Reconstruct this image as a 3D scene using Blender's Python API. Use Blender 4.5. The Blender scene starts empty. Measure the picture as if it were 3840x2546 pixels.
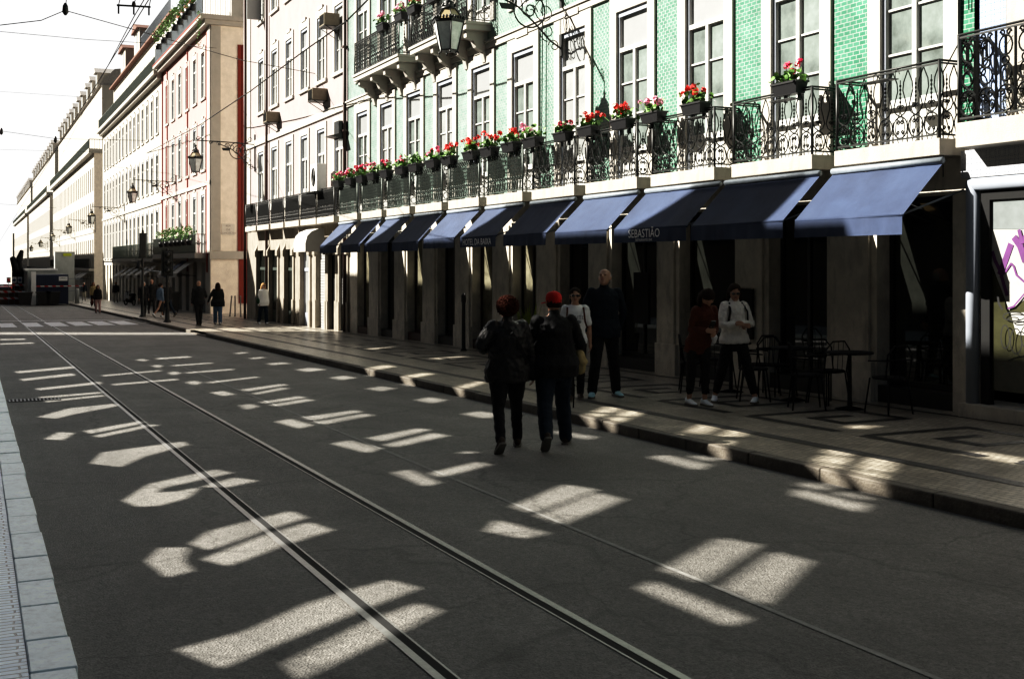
import bpy, bmesh, math, random
from mathutils import Vector, Matrix, noise
from mathutils.geometry import delaunay_2d_cdt
random.seed(7)
R = math.radians
scene = bpy.context.scene
COL = scene.collection
SL = 0.0164                                   # the street falls gently away from the camera
def G(y): return -SL * min(y, 430.0)
F, TH = 2650.0, R(25.1)
ST, CT = math.sin(TH), math.cos(TH)

# ------------------------------------------------------------------ objects
def tag(o, label=None, cat=None, group=None, kind=None):
    if label: o['label'] = label
    if cat: o['category'] = cat
    if group: o['group'] = group
    if kind: o['kind'] = kind
    return o
def empty(name, loc=(0, 0, 0), rz=0.0, label=None, cat=None, group=None, parent=None):
    o = bpy.data.objects.new(name, None); COL.objects.link(o)
    o.location = loc; o.rotation_euler = (0, 0, rz); o.empty_display_size = .2
    if parent: o.parent = parent
    return tag(o, label, cat, group)
def kids(o): return [c for c in bpy.data.objects if c.parent == o]
def dup(o, parent=None, loc=None, rz=None, top=True):
    c = o.copy(); COL.objects.link(c)
    if top:
        c.parent = parent
        if loc is not None: c.location = loc
        if rz is not None: c.rotation_euler = (0, 0, rz)
    else:
        c.parent = parent
    for k in kids(o): dup(k, c, top=False)
    return c

class MB:
    def __init__(s): s.v = []; s.f = []; s.m = []; s.sm = []; s.mi = 0
    def add(s, vs, fs, smooth=False):
        b = len(s.v); s.v += [tuple(p) for p in vs]
        for f in fs: s.f.append(tuple(i + b for i in f)); s.m.append(s.mi); s.sm.append(smooth)
    def box(s, x0, x1, y0, y1, z0, z1):
        s.add([(x0,y0,z0),(x1,y0,z0),(x1,y1,z0),(x0,y1,z0),(x0,y0,z1),(x1,y0,z1),(x1,y1,z1),(x0,y1,z1)],
              [(0,3,2,1),(4,5,6,7),(0,1,5,4),(1,2,6,5),(2,3,7,6),(3,0,4,7)])
    def quad(s, a, b, c, d): s.add([a, b, c, d], [(0, 1, 2, 3)])
    def poly(s, pts): s.add(pts, [tuple(range(len(pts)))])
    def prism(s, pts, off):
        n = len(pts); o = Vector(off)
        s.add([tuple(p) for p in pts] + [tuple(Vector(p) + o) for p in pts],
              [tuple(range(n))[::-1], tuple(range(n, 2 * n))] + [(i, (i+1) % n, (i+1) % n + n, i + n) for i in range(n)])
    def rings(s, rs, cap=True, smooth=True):
        n = len(rs[0]); vs = [p for r in rs for p in r]; fs = []
        for k in range(len(rs) - 1):
            for i in range(n):
                j = (i + 1) % n
                fs.append((k*n+i, k*n+j, (k+1)*n+j, (k+1)*n+i))
        if cap:
            fs.append(tuple(range(n))[::-1]); fs.append(tuple(range((len(rs)-1)*n, len(rs)*n)))
        s.add(vs, fs, smooth)
    def tube(s, pts, r, n=5, cap=True, flat=None):
        P = [Vector(p) for p in pts]; rs = []
        rr = r if isinstance(r, (list, tuple)) else [r] * len(P)
        up = None
        for i, p in enumerate(P):
            d = (P[min(i+1, len(P)-1)] - P[max(i-1, 0)])
            d = d.normalized() if d.length > 1e-9 else Vector((0, 0, 1))
            if up is None:
                up = Vector((0, 0, 1)) if abs(d.z) < .9 else Vector((0, 1, 0))
            a = d.cross(up)
            if a.length < 1e-5: a = d.cross(Vector((1, .1, 0)))
            a.normalize(); b = a.cross(d).normalized(); up = b
            rs.append([tuple(p + a * math.cos(2*math.pi*k/n) * rr[i] + b * math.sin(2*math.pi*k/n) * rr[i] * (flat or 1)) for k in range(n)])
        s.rings(rs, cap, n > 4)
    def lathe(s, prof, c=(0, 0, 0), n=16, rot=0.0):
        rs = [[(c[0] + r * math.cos(2*math.pi*k/n + rot), c[1] + r * math.sin(2*math.pi*k/n + rot), c[2] + z) for k in range(n)] for r, z in prof]
        s.rings(rs, True, n > 6)
    def ell(s, c, r, n=14, m=9, M=None):
        rs = []
        for i in range(m + 1):
            t = math.pi * (i + .12 if i == 0 else i - .12 if i == m else i) / m
            ring = []
            for k in range(n):
                a = 2 * math.pi * k / n
                p = Vector((r[0] * math.sin(t) * math.cos(a), r[1] * math.sin(t) * math.sin(a), -r[2] * math.cos(t)))
                if M: p = M @ p
                ring.append((c[0] + p.x, c[1] + p.y, c[2] + p.z))
            rs.append(ring)
        s.rings(rs)
    def build(s, name, mats, parent=None, loc=None, bevel=0):
        me = bpy.data.meshes.new(name); me.from_pydata(s.v, [], s.f)
        if not isinstance(mats, (list, tuple)): mats = [mats]
        for m in mats: me.materials.append(m)
        me.polygons.foreach_set('material_index', s.m); me.polygons.foreach_set('use_smooth', s.sm)
        me.update()
        bm = bmesh.new(); bm.from_mesh(me); bmesh.ops.recalc_face_normals(bm, faces=bm.faces); bm.to_mesh(me); bm.free()
        o = bpy.data.objects.new(name, me); COL.objects.link(o)
        if parent: o.parent = parent
        if loc is not None: o.location = loc
        if bevel:
            b = o.modifiers.new('bevel', 'BEVEL'); b.width = bevel; b.segments = 2; b.limit_method = 'ANGLE'; b.angle_limit = R(40)
        return o

# ------------------------------------------------------------------ materials
MATS = {}
def nd(nt, t, **kw):
    n = nt.nodes.new(t)
    for k, v in kw.items():
        if k.startswith('i_'): n.inputs[k[2:].replace('_', ' ')].default_value = v
        else: setattr(n, k, v)
    return n
def mat(name, col, rough=.7, metal=0.0, var=.15, scale=6.0, bump=.0, bscale=60.0, spec=.5, dirt=None, coat=0, sub=0):
    if name in MATS: return MATS[name]
    m = bpy.data.materials.new(name); m.use_nodes = True; nt = m.node_tree; L = nt.links
    b = nt.nodes['Principled BSDF']
    b.inputs['Roughness'].default_value = rough; b.inputs['Metallic'].default_value = metal
    b.inputs['Specular IOR Level'].default_value = spec; b.inputs['Coat Weight'].default_value = coat
    tc = nd(nt, 'ShaderNodeTexCoord')
    n1 = nd(nt, 'ShaderNodeTexNoise', i_Scale=scale, i_Detail=6.0, i_Roughness=.65); L.new(tc.outputs['Object'], n1.inputs['Vector'])
    mr = nd(nt, 'ShaderNodeMapRange'); mr.inputs[1].default_value = .3; mr.inputs[2].default_value = .7
    mr.inputs[3].default_value = 1 - var; mr.inputs[4].default_value = 1 + var; L.new(n1.outputs['Fac'], mr.inputs[0])
    mx = nd(nt, 'ShaderNodeMix', data_type='RGBA', blend_type='MULTIPLY'); mx.inputs[0].default_value = 1
    mx.inputs[6].default_value = (*col, 1); L.new(mr.outputs[0], mx.inputs[7])
    out = mx.outputs[2]
    if dirt:
        n2 = nd(nt, 'ShaderNodeTexNoise', i_Scale=dirt[1], i_Detail=8.0, i_Roughness=.7)
        mp = nd(nt, 'ShaderNodeMapping'); mp.inputs['Scale'].default_value = (1, 1, .35)
        L.new(tc.outputs['Object'], mp.inputs[0]); L.new(mp.outputs[0], n2.inputs['Vector'])
        r2 = nd(nt, 'ShaderNodeMapRange'); r2.inputs[1].default_value = .5; r2.inputs[2].default_value = .75; r2.inputs[4].default_value = dirt[2]
        L.new(n2.outputs['Fac'], r2.inputs[0])
        m2 = nd(nt, 'ShaderNodeMix', data_type='RGBA'); L.new(r2.outputs[0], m2.inputs[0]); L.new(out, m2.inputs[6]); m2.inputs[7].default_value = (*dirt[0], 1)
        out = m2.outputs[2]
    L.new(out, b.inputs['Base Color'])
    if bump:
        n3 = nd(nt, 'ShaderNodeTexNoise', i_Scale=bscale, i_Detail=4.0); L.new(tc.outputs['Object'], n3.inputs['Vector'])
        bp = nd(nt, 'ShaderNodeBump', i_Strength=min(1.0, bump), i_Distance=.02); L.new(n3.outputs['Fac'], bp.inputs['Height']); L.new(bp.outputs[0], b.inputs['Normal'])
    MATS[name] = m; return m

def brickmat(name, c1, c2, mortar, bw, bh, msize, axes='YZ', rough=.4, bump=.5, spec=.5, var=.3, big=None, offset=.5, nscale=3.0, squash=None, coat=0.0):
    m = bpy.data.materials.new(name); m.use_nodes = True; nt = m.node_tree; L = nt.links
    b = nt.nodes['Principled BSDF']; b.inputs['Roughness'].default_value = rough; b.inputs['Specular IOR Level'].default_value = spec
    b.inputs['Coat Weight'].default_value = coat; b.inputs['Coat Roughness'].default_value = .12
    tc = nd(nt, 'ShaderNodeTexCoord'); sp = nd(nt, 'ShaderNodeSeparateXYZ'); L.new(tc.outputs['Object'], sp.inputs[0])
    cb = nd(nt, 'ShaderNodeCombineXYZ'); L.new(sp.outputs['XYZ'.index(axes[0])], cb.inputs[0]); L.new(sp.outputs['XYZ'.index(axes[1])], cb.inputs[1])
    vec = cb.outputs[0]
    if squash:
        n0 = nd(nt, 'ShaderNodeTexNoise', i_Scale=squash[0]); L.new(vec, n0.inputs['Vector'])
        va = nd(nt, 'ShaderNodeVectorMath', operation='MULTIPLY_ADD'); L.new(n0.outputs['Color'], va.inputs[0])
        va.inputs[1].default_value = (squash[1],)*3; L.new(vec, va.inputs[2]); vec = va.outputs[0]
    br = nd(nt, 'ShaderNodeTexBrick'); br.offset = offset
    br.inputs['Scale'].default_value = 1; br.inputs['Brick Width'].default_value = bw; br.inputs['Row Height'].default_value = bh
    br.inputs['Mortar Size'].default_value = msize; br.inputs['Mortar Smooth'].default_value = .3
    br.inputs['Color1'].default_value = (*c1, 1); br.inputs['Color2'].default_value = (*c2, 1); br.inputs['Mortar'].default_value = (*mortar, 1)
    L.new(vec, br.inputs['Vector'])
    n1 = nd(nt, 'ShaderNodeTexNoise', i_Scale=nscale, i_Detail=7.0, i_Roughness=.7); L.new(tc.outputs['Object'], n1.inputs['Vector'])
    mr = nd(nt, 'ShaderNodeMapRange'); mr.inputs[1].default_value = .3; mr.inputs[2].default_value = .7; mr.inputs[3].default_value = 1 - var; mr.inputs[4].default_value = 1 + var
    L.new(n1.outputs['Fac'], mr.inputs[0])
    mx = nd(nt, 'ShaderNodeMix', data_type='RGBA', blend_type='MULTIPLY'); mx.inputs[0].default_value = 1
    L.new(br.outputs['Color'], mx.inputs[6]); L.new(mr.outputs[0], mx.inputs[7]); L.new(mx.outputs[2], b.inputs['Base Color'])
    if bump:
        inv = nd(nt, 'ShaderNodeMath', operation='SUBTRACT'); inv.inputs[0].default_value = 1; L.new(br.outputs['Fac'], inv.inputs[1])
        ad = nd(nt, 'ShaderNodeMath', operation='MULTIPLY_ADD'); L.new(n1.outputs['Fac'], ad.inputs[0]); ad.inputs[1].default_value = .6; L.new(inv.outputs[0], ad.inputs[2])
        bp = nd(nt, 'ShaderNodeBump', i_Strength=bump, i_Distance=.01); L.new(ad.outputs[0], bp.inputs['Height']); L.new(bp.outputs[0], b.inputs['Normal'])
    MATS[name] = m; return m

M_asph = None
def asphalt():
    m = bpy.data.materials.new('asphalt'); m.use_nodes = True; nt = m.node_tree; L = nt.links
    b = nt.nodes['Principled BSDF']; b.inputs['Roughness'].default_value = .62; b.inputs['Specular IOR Level'].default_value = .45
    tc = nd(nt, 'ShaderNodeTexCoord')
    a = nd(nt, 'ShaderNodeTexNoise', i_Scale=90.0, i_Detail=5.0, i_Roughness=.8); L.new(tc.outputs['Object'], a.inputs['Vector'])
    v = nd(nt, 'ShaderNodeTexVoronoi', i_Scale=75.0); L.new(tc.outputs['Object'], v.inputs['Vector'])
    c = nd(nt, 'ShaderNodeTexNoise', i_Scale=.9, i_Detail=8.0, i_Roughness=.7)
    mp = nd(nt, 'ShaderNodeMapping'); mp.inputs['Scale'].default_value = (2.2, .35, 1); L.new(tc.outputs['Object'], mp.inputs[0]); L.new(mp.outputs[0], c.inputs['Vector'])
    r1 = nd(nt, 'ShaderNodeValToRGB'); r1.color_ramp.elements[0].position = .22; r1.color_ramp.elements[0].color = (.062, .060, .056, 1)
    r1.color_ramp.elements[1].position = .80; r1.color_ramp.elements[1].color = (.265, .254, .235, 1)
    gv = nd(nt, 'ShaderNodeTexVoronoi', i_Scale=130.0); L.new(tc.outputs['Object'], gv.inputs['Vector']); gw = nd(nt, 'ShaderNodeTexVoronoi', i_Scale=45.0); L.new(tc.outputs['Object'], gw.inputs['Vector'])
    g1 = nd(nt, 'ShaderNodeRGBToBW'); L.new(gv.outputs['Color'], g1.inputs[0]); g2 = nd(nt, 'ShaderNodeRGBToBW'); L.new(gw.outputs['Color'], g2.inputs[0])
    m1 = nd(nt, 'ShaderNodeMath', operation='MULTIPLY_ADD'); L.new(g1.outputs[0], m1.inputs[0]); m1.inputs[1].default_value = .36
    m2 = nd(nt, 'ShaderNodeMath', operation='MULTIPLY_ADD'); L.new(g2.outputs[0], m2.inputs[0]); m2.inputs[1].default_value = .30
    m3 = nd(nt, 'ShaderNodeMath', operation='MULTIPLY_ADD'); L.new(a.outputs['Fac'], m3.inputs[0]); m3.inputs[1].default_value = .5; m3.inputs[2].default_value = -.06
    L.new(m3.outputs[0], m2.inputs[2]); L.new(m2.outputs[0], m1.inputs[2]); L.new(m1.outputs[0], r1.inputs[0])
    r2 = nd(nt, 'ShaderNodeMapRange'); r2.inputs[1].default_value = .3; r2.inputs[2].default_value = .7; r2.inputs[3].default_value = .78; r2.inputs[4].default_value = 1.22; L.new(c.outputs['Fac'], r2.inputs[0])
    mx = nd(nt, 'ShaderNodeMix', data_type='RGBA', blend_type='MULTIPLY'); mx.inputs[0].default_value = 1
    L.new(r1.outputs[0], mx.inputs[6]); L.new(r2.outputs[0], mx.inputs[7]); L.new(mx.outputs[2], b.inputs['Base Color'])
    st = nd(nt, 'ShaderNodeTexNoise', i_Scale=.55, i_Detail=9.0, i_Roughness=.75); L.new(tc.outputs['Object'], st.inputs['Vector'])
    ck = nd(nt, 'ShaderNodeTexVoronoi', feature='DISTANCE_TO_EDGE', i_Scale=.45)
    wv_ = nd(nt, 'ShaderNodeTexNoise', i_Scale=3.0, i_Detail=6.0); L.new(tc.outputs['Object'], wv_.inputs['Vector'])
    vm_ = nd(nt, 'ShaderNodeVectorMath', operation='MULTIPLY_ADD'); L.new(wv_.outputs['Color'], vm_.inputs[0]); vm_.inputs[1].default_value = (.5, .5, 0); L.new(tc.outputs['Object'], vm_.inputs[2]); L.new(vm_.outputs[0], ck.inputs['Vector'])
    cr = nd(nt, 'ShaderNodeMapRange'); cr.inputs[1].default_value = .0; cr.inputs[2].default_value = .012; cr.inputs[3].default_value = .62; cr.inputs[4].default_value = 1.0; L.new(ck.outputs['Distance'], cr.inputs[0])
    sr = nd(nt, 'ShaderNodeMapRange'); sr.inputs[1].default_value = .35; sr.inputs[2].default_value = .65; sr.inputs[3].default_value = .72; sr.inputs[4].default_value = 1.18; L.new(st.outputs['Fac'], sr.inputs[0])
    cm = nd(nt, 'ShaderNodeMath', operation='MULTIPLY'); L.new(cr.outputs[0], cm.inputs[0]); L.new(sr.outputs[0], cm.inputs[1])
    m9 = nd(nt, 'ShaderNodeMix', data_type='RGBA', blend_type='MULTIPLY'); m9.inputs[0].default_value = 1; L.new(mx.outputs[2], m9.inputs[6]); L.new(cm.outputs[0], m9.inputs[7]); L.new(m9.outputs[2], b.inputs['Base Color'])
    ad = nd(nt, 'ShaderNodeMath', operation='ADD'); L.new(a.outputs['Fac'], ad.inputs[0]); L.new(v.outputs['Distance'], ad.inputs[1])
    bp = nd(nt, 'ShaderNodeBump', i_Strength=.55, i_Distance=.012); L.new(ad.outputs[0], bp.inputs['Height']); L.new(bp.outputs[0], b.inputs['Normal'])
    return m
def azulejo(name, c0, c1, size):
    m = bpy.data.materials.new(name); m.use_nodes = True; nt = m.node_tree; L = nt.links
    b = nt.nodes['Principled BSDF']; b.inputs['Roughness'].default_value = .25
    tc = nd(nt, 'ShaderNodeTexCoord'); sp = nd(nt, 'ShaderNodeSeparateXYZ'); L.new(tc.outputs['Object'], sp.inputs[0])
    def math_(op, a, bv=None, c=None):
        n = nd(nt, 'ShaderNodeMath', operation=op)
        for i, x in enumerate((a, bv, c)):
            if x is None: continue
            if isinstance(x, (int, float)): n.inputs[i].default_value = x
            else: L.new(x, n.inputs[i])
        return n.outputs[0]
    k = 2 * math.pi / size
    cy = math_('COSINE', math_('MULTIPLY', sp.outputs[1], k)); cz = math_('COSINE', math_('MULTIPLY', sp.outputs[2], k))
    c2y = math_('COSINE', math_('MULTIPLY', sp.outputs[1], 2*k)); c2z = math_('COSINE', math_('MULTIPLY', sp.outputs[2], 2*k))
    s = math_('ADD', cy, cz); q = math_('MULTIPLY', c2y, c2z)
    t = math_('ABSOLUTE', math_('SINE', math_('MULTIPLY', math_('ADD', s, math_('MULTIPLY', q, .7)), 3.2)))
    r = nd(nt, 'ShaderNodeValToRGB'); r.color_ramp.elements[0].position = .35; r.color_ramp.elements[1].position = .5
    r.color_ramp.elements[0].color = (*c1, 1); r.color_ramp.elements[1].color = (*c0, 1); L.new(t, r.inputs[0]); L.new(r.outputs[0], b.inputs['Base Color'])
    return m

M_asph = asphalt()
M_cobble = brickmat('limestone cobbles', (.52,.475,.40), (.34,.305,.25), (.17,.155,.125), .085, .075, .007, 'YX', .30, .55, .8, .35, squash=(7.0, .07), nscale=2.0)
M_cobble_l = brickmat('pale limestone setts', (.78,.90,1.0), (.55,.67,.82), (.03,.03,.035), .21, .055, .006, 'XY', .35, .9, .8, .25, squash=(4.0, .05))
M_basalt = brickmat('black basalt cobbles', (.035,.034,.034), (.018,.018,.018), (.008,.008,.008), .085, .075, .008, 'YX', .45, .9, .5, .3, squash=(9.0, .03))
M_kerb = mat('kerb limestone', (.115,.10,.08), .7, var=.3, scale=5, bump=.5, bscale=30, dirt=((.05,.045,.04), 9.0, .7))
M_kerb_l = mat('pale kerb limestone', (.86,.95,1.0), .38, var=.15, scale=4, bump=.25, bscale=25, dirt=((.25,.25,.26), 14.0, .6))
M_steel = mat('rail steel', (.34,.34,.33), .42, .75, .15, 20)
M_groove = mat('rail groove', (.008,.008,.008), .9)
M_paint = mat('road paint', (.85,.87,.90), .6, var=.2, scale=9, dirt=((.2,.2,.2), 12.0, .7))
M_paint_old = mat('worn road paint', (.24,.235,.225), .6, var=.3, scale=9, dirt=((.12,.12,.115), 16.0, .95))
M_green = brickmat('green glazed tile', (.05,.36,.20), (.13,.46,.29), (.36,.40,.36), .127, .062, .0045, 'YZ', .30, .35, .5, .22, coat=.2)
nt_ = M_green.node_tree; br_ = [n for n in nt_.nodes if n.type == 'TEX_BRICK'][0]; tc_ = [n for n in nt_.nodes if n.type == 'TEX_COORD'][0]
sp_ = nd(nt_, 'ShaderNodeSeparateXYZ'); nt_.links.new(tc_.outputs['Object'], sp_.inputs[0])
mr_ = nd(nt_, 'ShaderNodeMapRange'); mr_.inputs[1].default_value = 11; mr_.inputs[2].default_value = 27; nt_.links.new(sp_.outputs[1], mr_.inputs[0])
for k_, (c_a, c_b) in enumerate((((.022,.145,.078), (.17,.265,.225)), ((.05,.21,.125), (.25,.315,.285)))):      # washed-out glare painted in: tile colour pales down the street
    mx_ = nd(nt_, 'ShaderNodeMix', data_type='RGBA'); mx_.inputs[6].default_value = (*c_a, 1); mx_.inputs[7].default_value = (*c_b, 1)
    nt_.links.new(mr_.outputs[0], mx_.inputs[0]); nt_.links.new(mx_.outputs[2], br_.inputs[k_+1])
M_stone = mat('white limestone trim', (.42,.40,.36), .65, var=.08, scale=3, bump=.15, dirt=((.42,.38,.32), 3.0, .5))
M_pier = mat('grey limestone pier', (.60,.56,.48), .6, var=.18, scale=3.5, bump=.3, bscale=20, dirt=((.16,.15,.13), 4.0, .7))
M_slab = mat('balcony slab stone', (.40,.37,.32), .7, var=.12, scale=3, bump=.3, dirt=((.22,.20,.17), 5.0, .75))
M_greywall = mat('pinkish grey render', (.31,.265,.26), .85, var=.1, scale=1.6, bump=.2, bscale=50, dirt=((.42,.35,.31), 1.4, .6))
M_red = mat('brick red paint', (.20,.022,.010), .75, var=.12, scale=2, bump=.1)
M_pink = mat('pale pink render', (.37,.255,.24), .85, var=.08, scale=1.5)
M_whitewall = mat('off white render', (.42,.395,.35), .85, var=.08, scale=1.2, dirt=((.45,.42,.36), 1.2, .6))
M_side = mat('rough beige render', (.84,.76,.66), .9, var=.12, scale=3, bump=.8, bscale=25)
M_win = mat('white window paint', (.50,.50,.48), .5, var=.03)
M_wingrey = mat('grey window rebate', (.33,.36,.42), .5, var=.05)
M_blind_haze = mat('pale blind and haze panes', (.32,.33,.33), .25, var=.06, scale=2, coat=.6)  # also paints haze onto the panes of the far blocks
M_glass = mat('window glass', (.20,.235,.22), .06, 0, .55, 1.1, spec=.9, coat=.5)
M_glass_l = mat('curtained window glass', (.33,.34,.33), .16, 0, .25, 1.5, spec=.8, coat=.5)
M_shopglass = mat('dark shop glass', (.012,.013,.011), .03, 0, .6, 1.0, spec=.6)
M_shopglass2 = mat('reflection-toned shop glass', (.15,.14,.10), .12, 0, .6, 1.6, spec=.7)  # brownish street reflections put into the glass colour
M_dark = mat('dark interior', (.006,.006,.006), .9)
M_iron = mat('black wrought iron', (.018,.019,.018), .45, .3, .2, 20, spec=.6)
M_irong = mat('weathered green iron', (.06,.075,.065), .5, .3, .3, 20)
M_ironl = mat('faded grey iron', (.20,.23,.26), .6, .1, .2, 10)
M_navy = mat('navy awning canvas', (.034,.050,.098), .75, var=.25, scale=1.6, bump=.15, bscale=300, spec=.3)
M_awnw = mat('white awning canvas', (.42,.41,.38), .8, var=.05)
M_letter = mat('white lettering', (.95,.96,.98), .6, var=.02)
M_slate = mat('grey roof tiles', (.36,.34,.32), .85, var=.3, scale=6, bump=.6, bscale=12)
M_roof = mat('red roof tiles', (.13,.055,.035), .85, var=.3, scale=6, bump=.6, bscale=12)
M_leaf = mat('green leaves', (.085,.19,.03), .55, var=.45, scale=30)
M_leafy = mat('yellow green blades', (.22,.27,.03), .5, var=.4, scale=20)
M_fred = mat('red geranium petals', (.75,.02,.012), .6, var=.25, scale=40)
M_fpink = mat('pink geranium petals', (.85,.13,.26), .6, var=.3, scale=40)
M_fcrim = mat('crimson geranium petals', (.70,.015,.09), .6, var=.25, scale=40)
M_fpale = mat('pale pink geranium petals', (.88,.38,.52), .6, var=.3, scale=40)
M_planter = mat('black plastic planter', (.014,.014,.015), .4, var=.1)
M_acm = mat('aged beige metal casing', (.20,.17,.12), .6, .1, .2, 8)
M_acw = mat('white metal casing', (.72,.71,.68), .5, 0, .06, 8)
M_pipe = mat('dark downpipe paint', (.05,.022,.016), .55, var=.2)
M_lamproof = mat('amber lantern roof glass', (.42,.34,.20), .3)
M_lampglass = mat('frosted lantern glass', (.80,.81,.78), .25, 0, .22, 6, coat=.4)
M_skin = mat('skin', (.42,.235,.155), .55, var=.08, scale=20)
M_shutter = mat('grey metal shutter', (.42,.42,.41), .5, .3, .1, 5)
M_sea = mat('pale river water', (.55,.60,.64), .25, 0, .1, .05)
M_steelg = mat('painted grey steel frame', (.30,.33,.38), .5, .0, .08, 4)

# ------------------------------------------------------------------ world, sun, camera
SD = Vector((1, -.69, -.80)).normalized()      # direction the sunlight travels
el = math.asin(-SD.z); az = math.atan2(-SD.x, -SD.y)
w = bpy.data.worlds.new('World'); scene.world = w; w.use_nodes = True
nt = w.node_tree; L = nt.links
bg = nt.nodes['Background']
sky = nd(nt, 'ShaderNodeTexSky', sky_type='NISHITA'); sky.sun_disc = False
sky.sun_elevation = el; sky.sun_rotation = az; sky.air_density = 1.6; sky.dust_density = 3.0; sky.ozone_density = 1.0
bg.inputs['Strength'].default_value = .035
L.new(sky.outputs[0], bg.inputs[0])
# bright thin haze low over the end of the street, as part of the sky itself
tc = nd(nt, 'ShaderNodeTexCoord'); vm = nd(nt, 'ShaderNodeVectorMath', operation='DOT_PRODUCT')
vm.inputs[1].default_value = Vector((-.06, 1, .16)).normalized()
L.new(tc.outputs['Generated'], vm.inputs[0])
mr = nd(nt, 'ShaderNodeMapRange', interpolation_type='SMOOTHSTEP'); mr.inputs[1].default_value = .80; mr.inputs[2].default_value = .955
L.new(vm.outputs['Value'], mr.inputs[0])
bg2 = nd(nt, 'ShaderNodeBackground'); bg2.inputs[0].default_value = (1.0, 1.0, 1.0, 1); bg2.inputs[1].default_value = 1.05
ms = nd(nt, 'ShaderNodeMixShader'); L.new(mr.outputs[0], ms.inputs[0]); L.new(bg.outputs[0], ms.inputs[1]); L.new(bg2.outputs[0], ms.inputs[2])
L.new(ms.outputs[0], nt.nodes['World Output'].inputs[0])

sun = bpy.data.lights.new('sun', 'SUN'); sun.energy = 14.0; sun.angle = R(.45); sun.color = (1.0, .95, .86)
so = bpy.data.objects.new('sun', sun); COL.objects.link(so); so.rotation_euler = SD.to_track_quat('-Z', 'Y').to_euler(); so.location = (-20, 20, 30)

cam = bpy.data.cameras.new('camera'); co = bpy.data.objects.new('camera', cam); COL.objects.link(co)
co.location = (0, 0, 1.85); co.rotation_euler = (R(90), 0, -TH)
cam.sensor_fit = 'HORIZONTAL'; cam.sensor_width = 36; cam.lens = 36 * F / 2365; cam.shift_y = -(784 - 605) / 2365
cam.clip_start = .1; cam.clip_end = 6000
scene.camera = co
scene.view_settings.view_transform = 'Standard'; scene.view_settings.look = 'None'; scene.view_settings.exposure = 0; scene.view_settings.gamma = 1
vs_ = scene.view_settings; vs_.use_curve_mapping = True; cm_ = vs_.curve_mapping; cm_.extend = 'EXTRAPOLATED'   # the response of contrasty colour film
c_ = cm_.curves[3]
for p_ in ((.03, .017), (.09, .062), (.2, .18), (.42, .47), (.7, .79)): c_.points.new(*p_)
cm_.update()

# ------------------------------------------------------------------ the ground
def sheet(name, x0, x1, ys, dz, m, th=None):
    mb = MB()
    for a, b in zip(ys[:-1], ys[1:]):
        mb.quad((x0, a, G(a)+dz), (x1, a, G(a)+dz), (x1, b, G(b)+dz), (x0, b, G(b)+dz))
    return tag(mb.build(name, m), kind='structure')
KL, KR, FX = .42, 6.93, 11.3
mb = MB()
for a, b in ((-60, 0), (0, 430), (430, 3000)):
    mb.quad((-900, a, G(a)-.02), (1400, a, G(a)-.02), (1400, b, G(b)-.02), (-900, b, G(b)-.02))
tag(mb.build('ground', M_asph), kind='structure')
sheet('road', KL, KR, [-10, 430], 0, M_asph)
tag((lambda m: m.build('river', M_sea))((lambda m: (m.quad((-3000, 480, -7.0), (4000, 480, -7.0), (4000, 6000, -7.0), (-3000, 6000, -7.0)), m)[1])(MB())), kind='structure')
# left pavement and kerb
sheet('pavement', -4.2, KL-.20, [-10, 47.5], .10, M_cobble_l)
mb = MB(); y = -2.0; rr = random.Random(3)
while y < 47:
    l = rr.uniform(.42, .78); j = rr.uniform(-.006, .006); t = .11 + rr.uniform(-.004, .004)
    xa, xb = KL-.20+j*.3, KL+j
    mb.add([(xa, y, G(y)-.05), (xb, y, G(y)-.05), (xb, y+l-.012, G(y+l)-.05), (xa, y+l-.012, G(y+l)-.05),
            (xa, y, G(y)+t), (xb, y, G(y)+t), (xb, y+l-.012, G(y+l)+t), (xa, y+l-.012, G(y+l)+t)],
           [(0,3,2,1),(4,5,6,7),(0,1,5,4),(1,2,6,5),(2,3,7,6),(3,0,4,7)])
    y += l
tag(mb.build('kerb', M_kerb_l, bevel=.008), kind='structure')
# right pavement and kerb
mb = MB()
for a, b in ((-10, 430),):
    mb.quad((KR+.125, a, G(a)+.12), (FX+1.5, a, G(a)+.12), (FX+1.5, b, G(b)+.12), (KR+.125, b, G(b)+.12))
tag(mb.build('pavement', M_cobble), kind='structure')
mb = MB(); y = -1.0
while y < 300:
    l = rr.uniform(.8, 1.5) if y < 60 else 6.0
    h = .12 + rr.uniform(-.006, .004); j = rr.uniform(-.008, .008)
    if 38.3 < y < 41.0 or 52.2 < y < 57.5: h = .04      # dropped kerbs
    mb.add([(KR+j, y, G(y)-.05), (KR+.13, y, G(y)-.05), (KR+.13, y+l-.01, G(y+l)-.05), (KR+j, y+l-.01, G(y+l)-.05),
            (KR+j, y, G(y)+h), (KR+.13, y, G(y)+h+.004), (KR+.13, y+l-.01, G(y+l)+h+.004), (KR+j, y+l-.01, G(y+l)+h)],
           [(0,3,2,1),(4,5,6,7),(0,1,5,4),(1,2,6,5),(2,3,7,6),(3,0,4,7)])
    y += l
tag(mb.build('kerb', M_kerb, bevel=.015), kind='structure')
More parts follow.
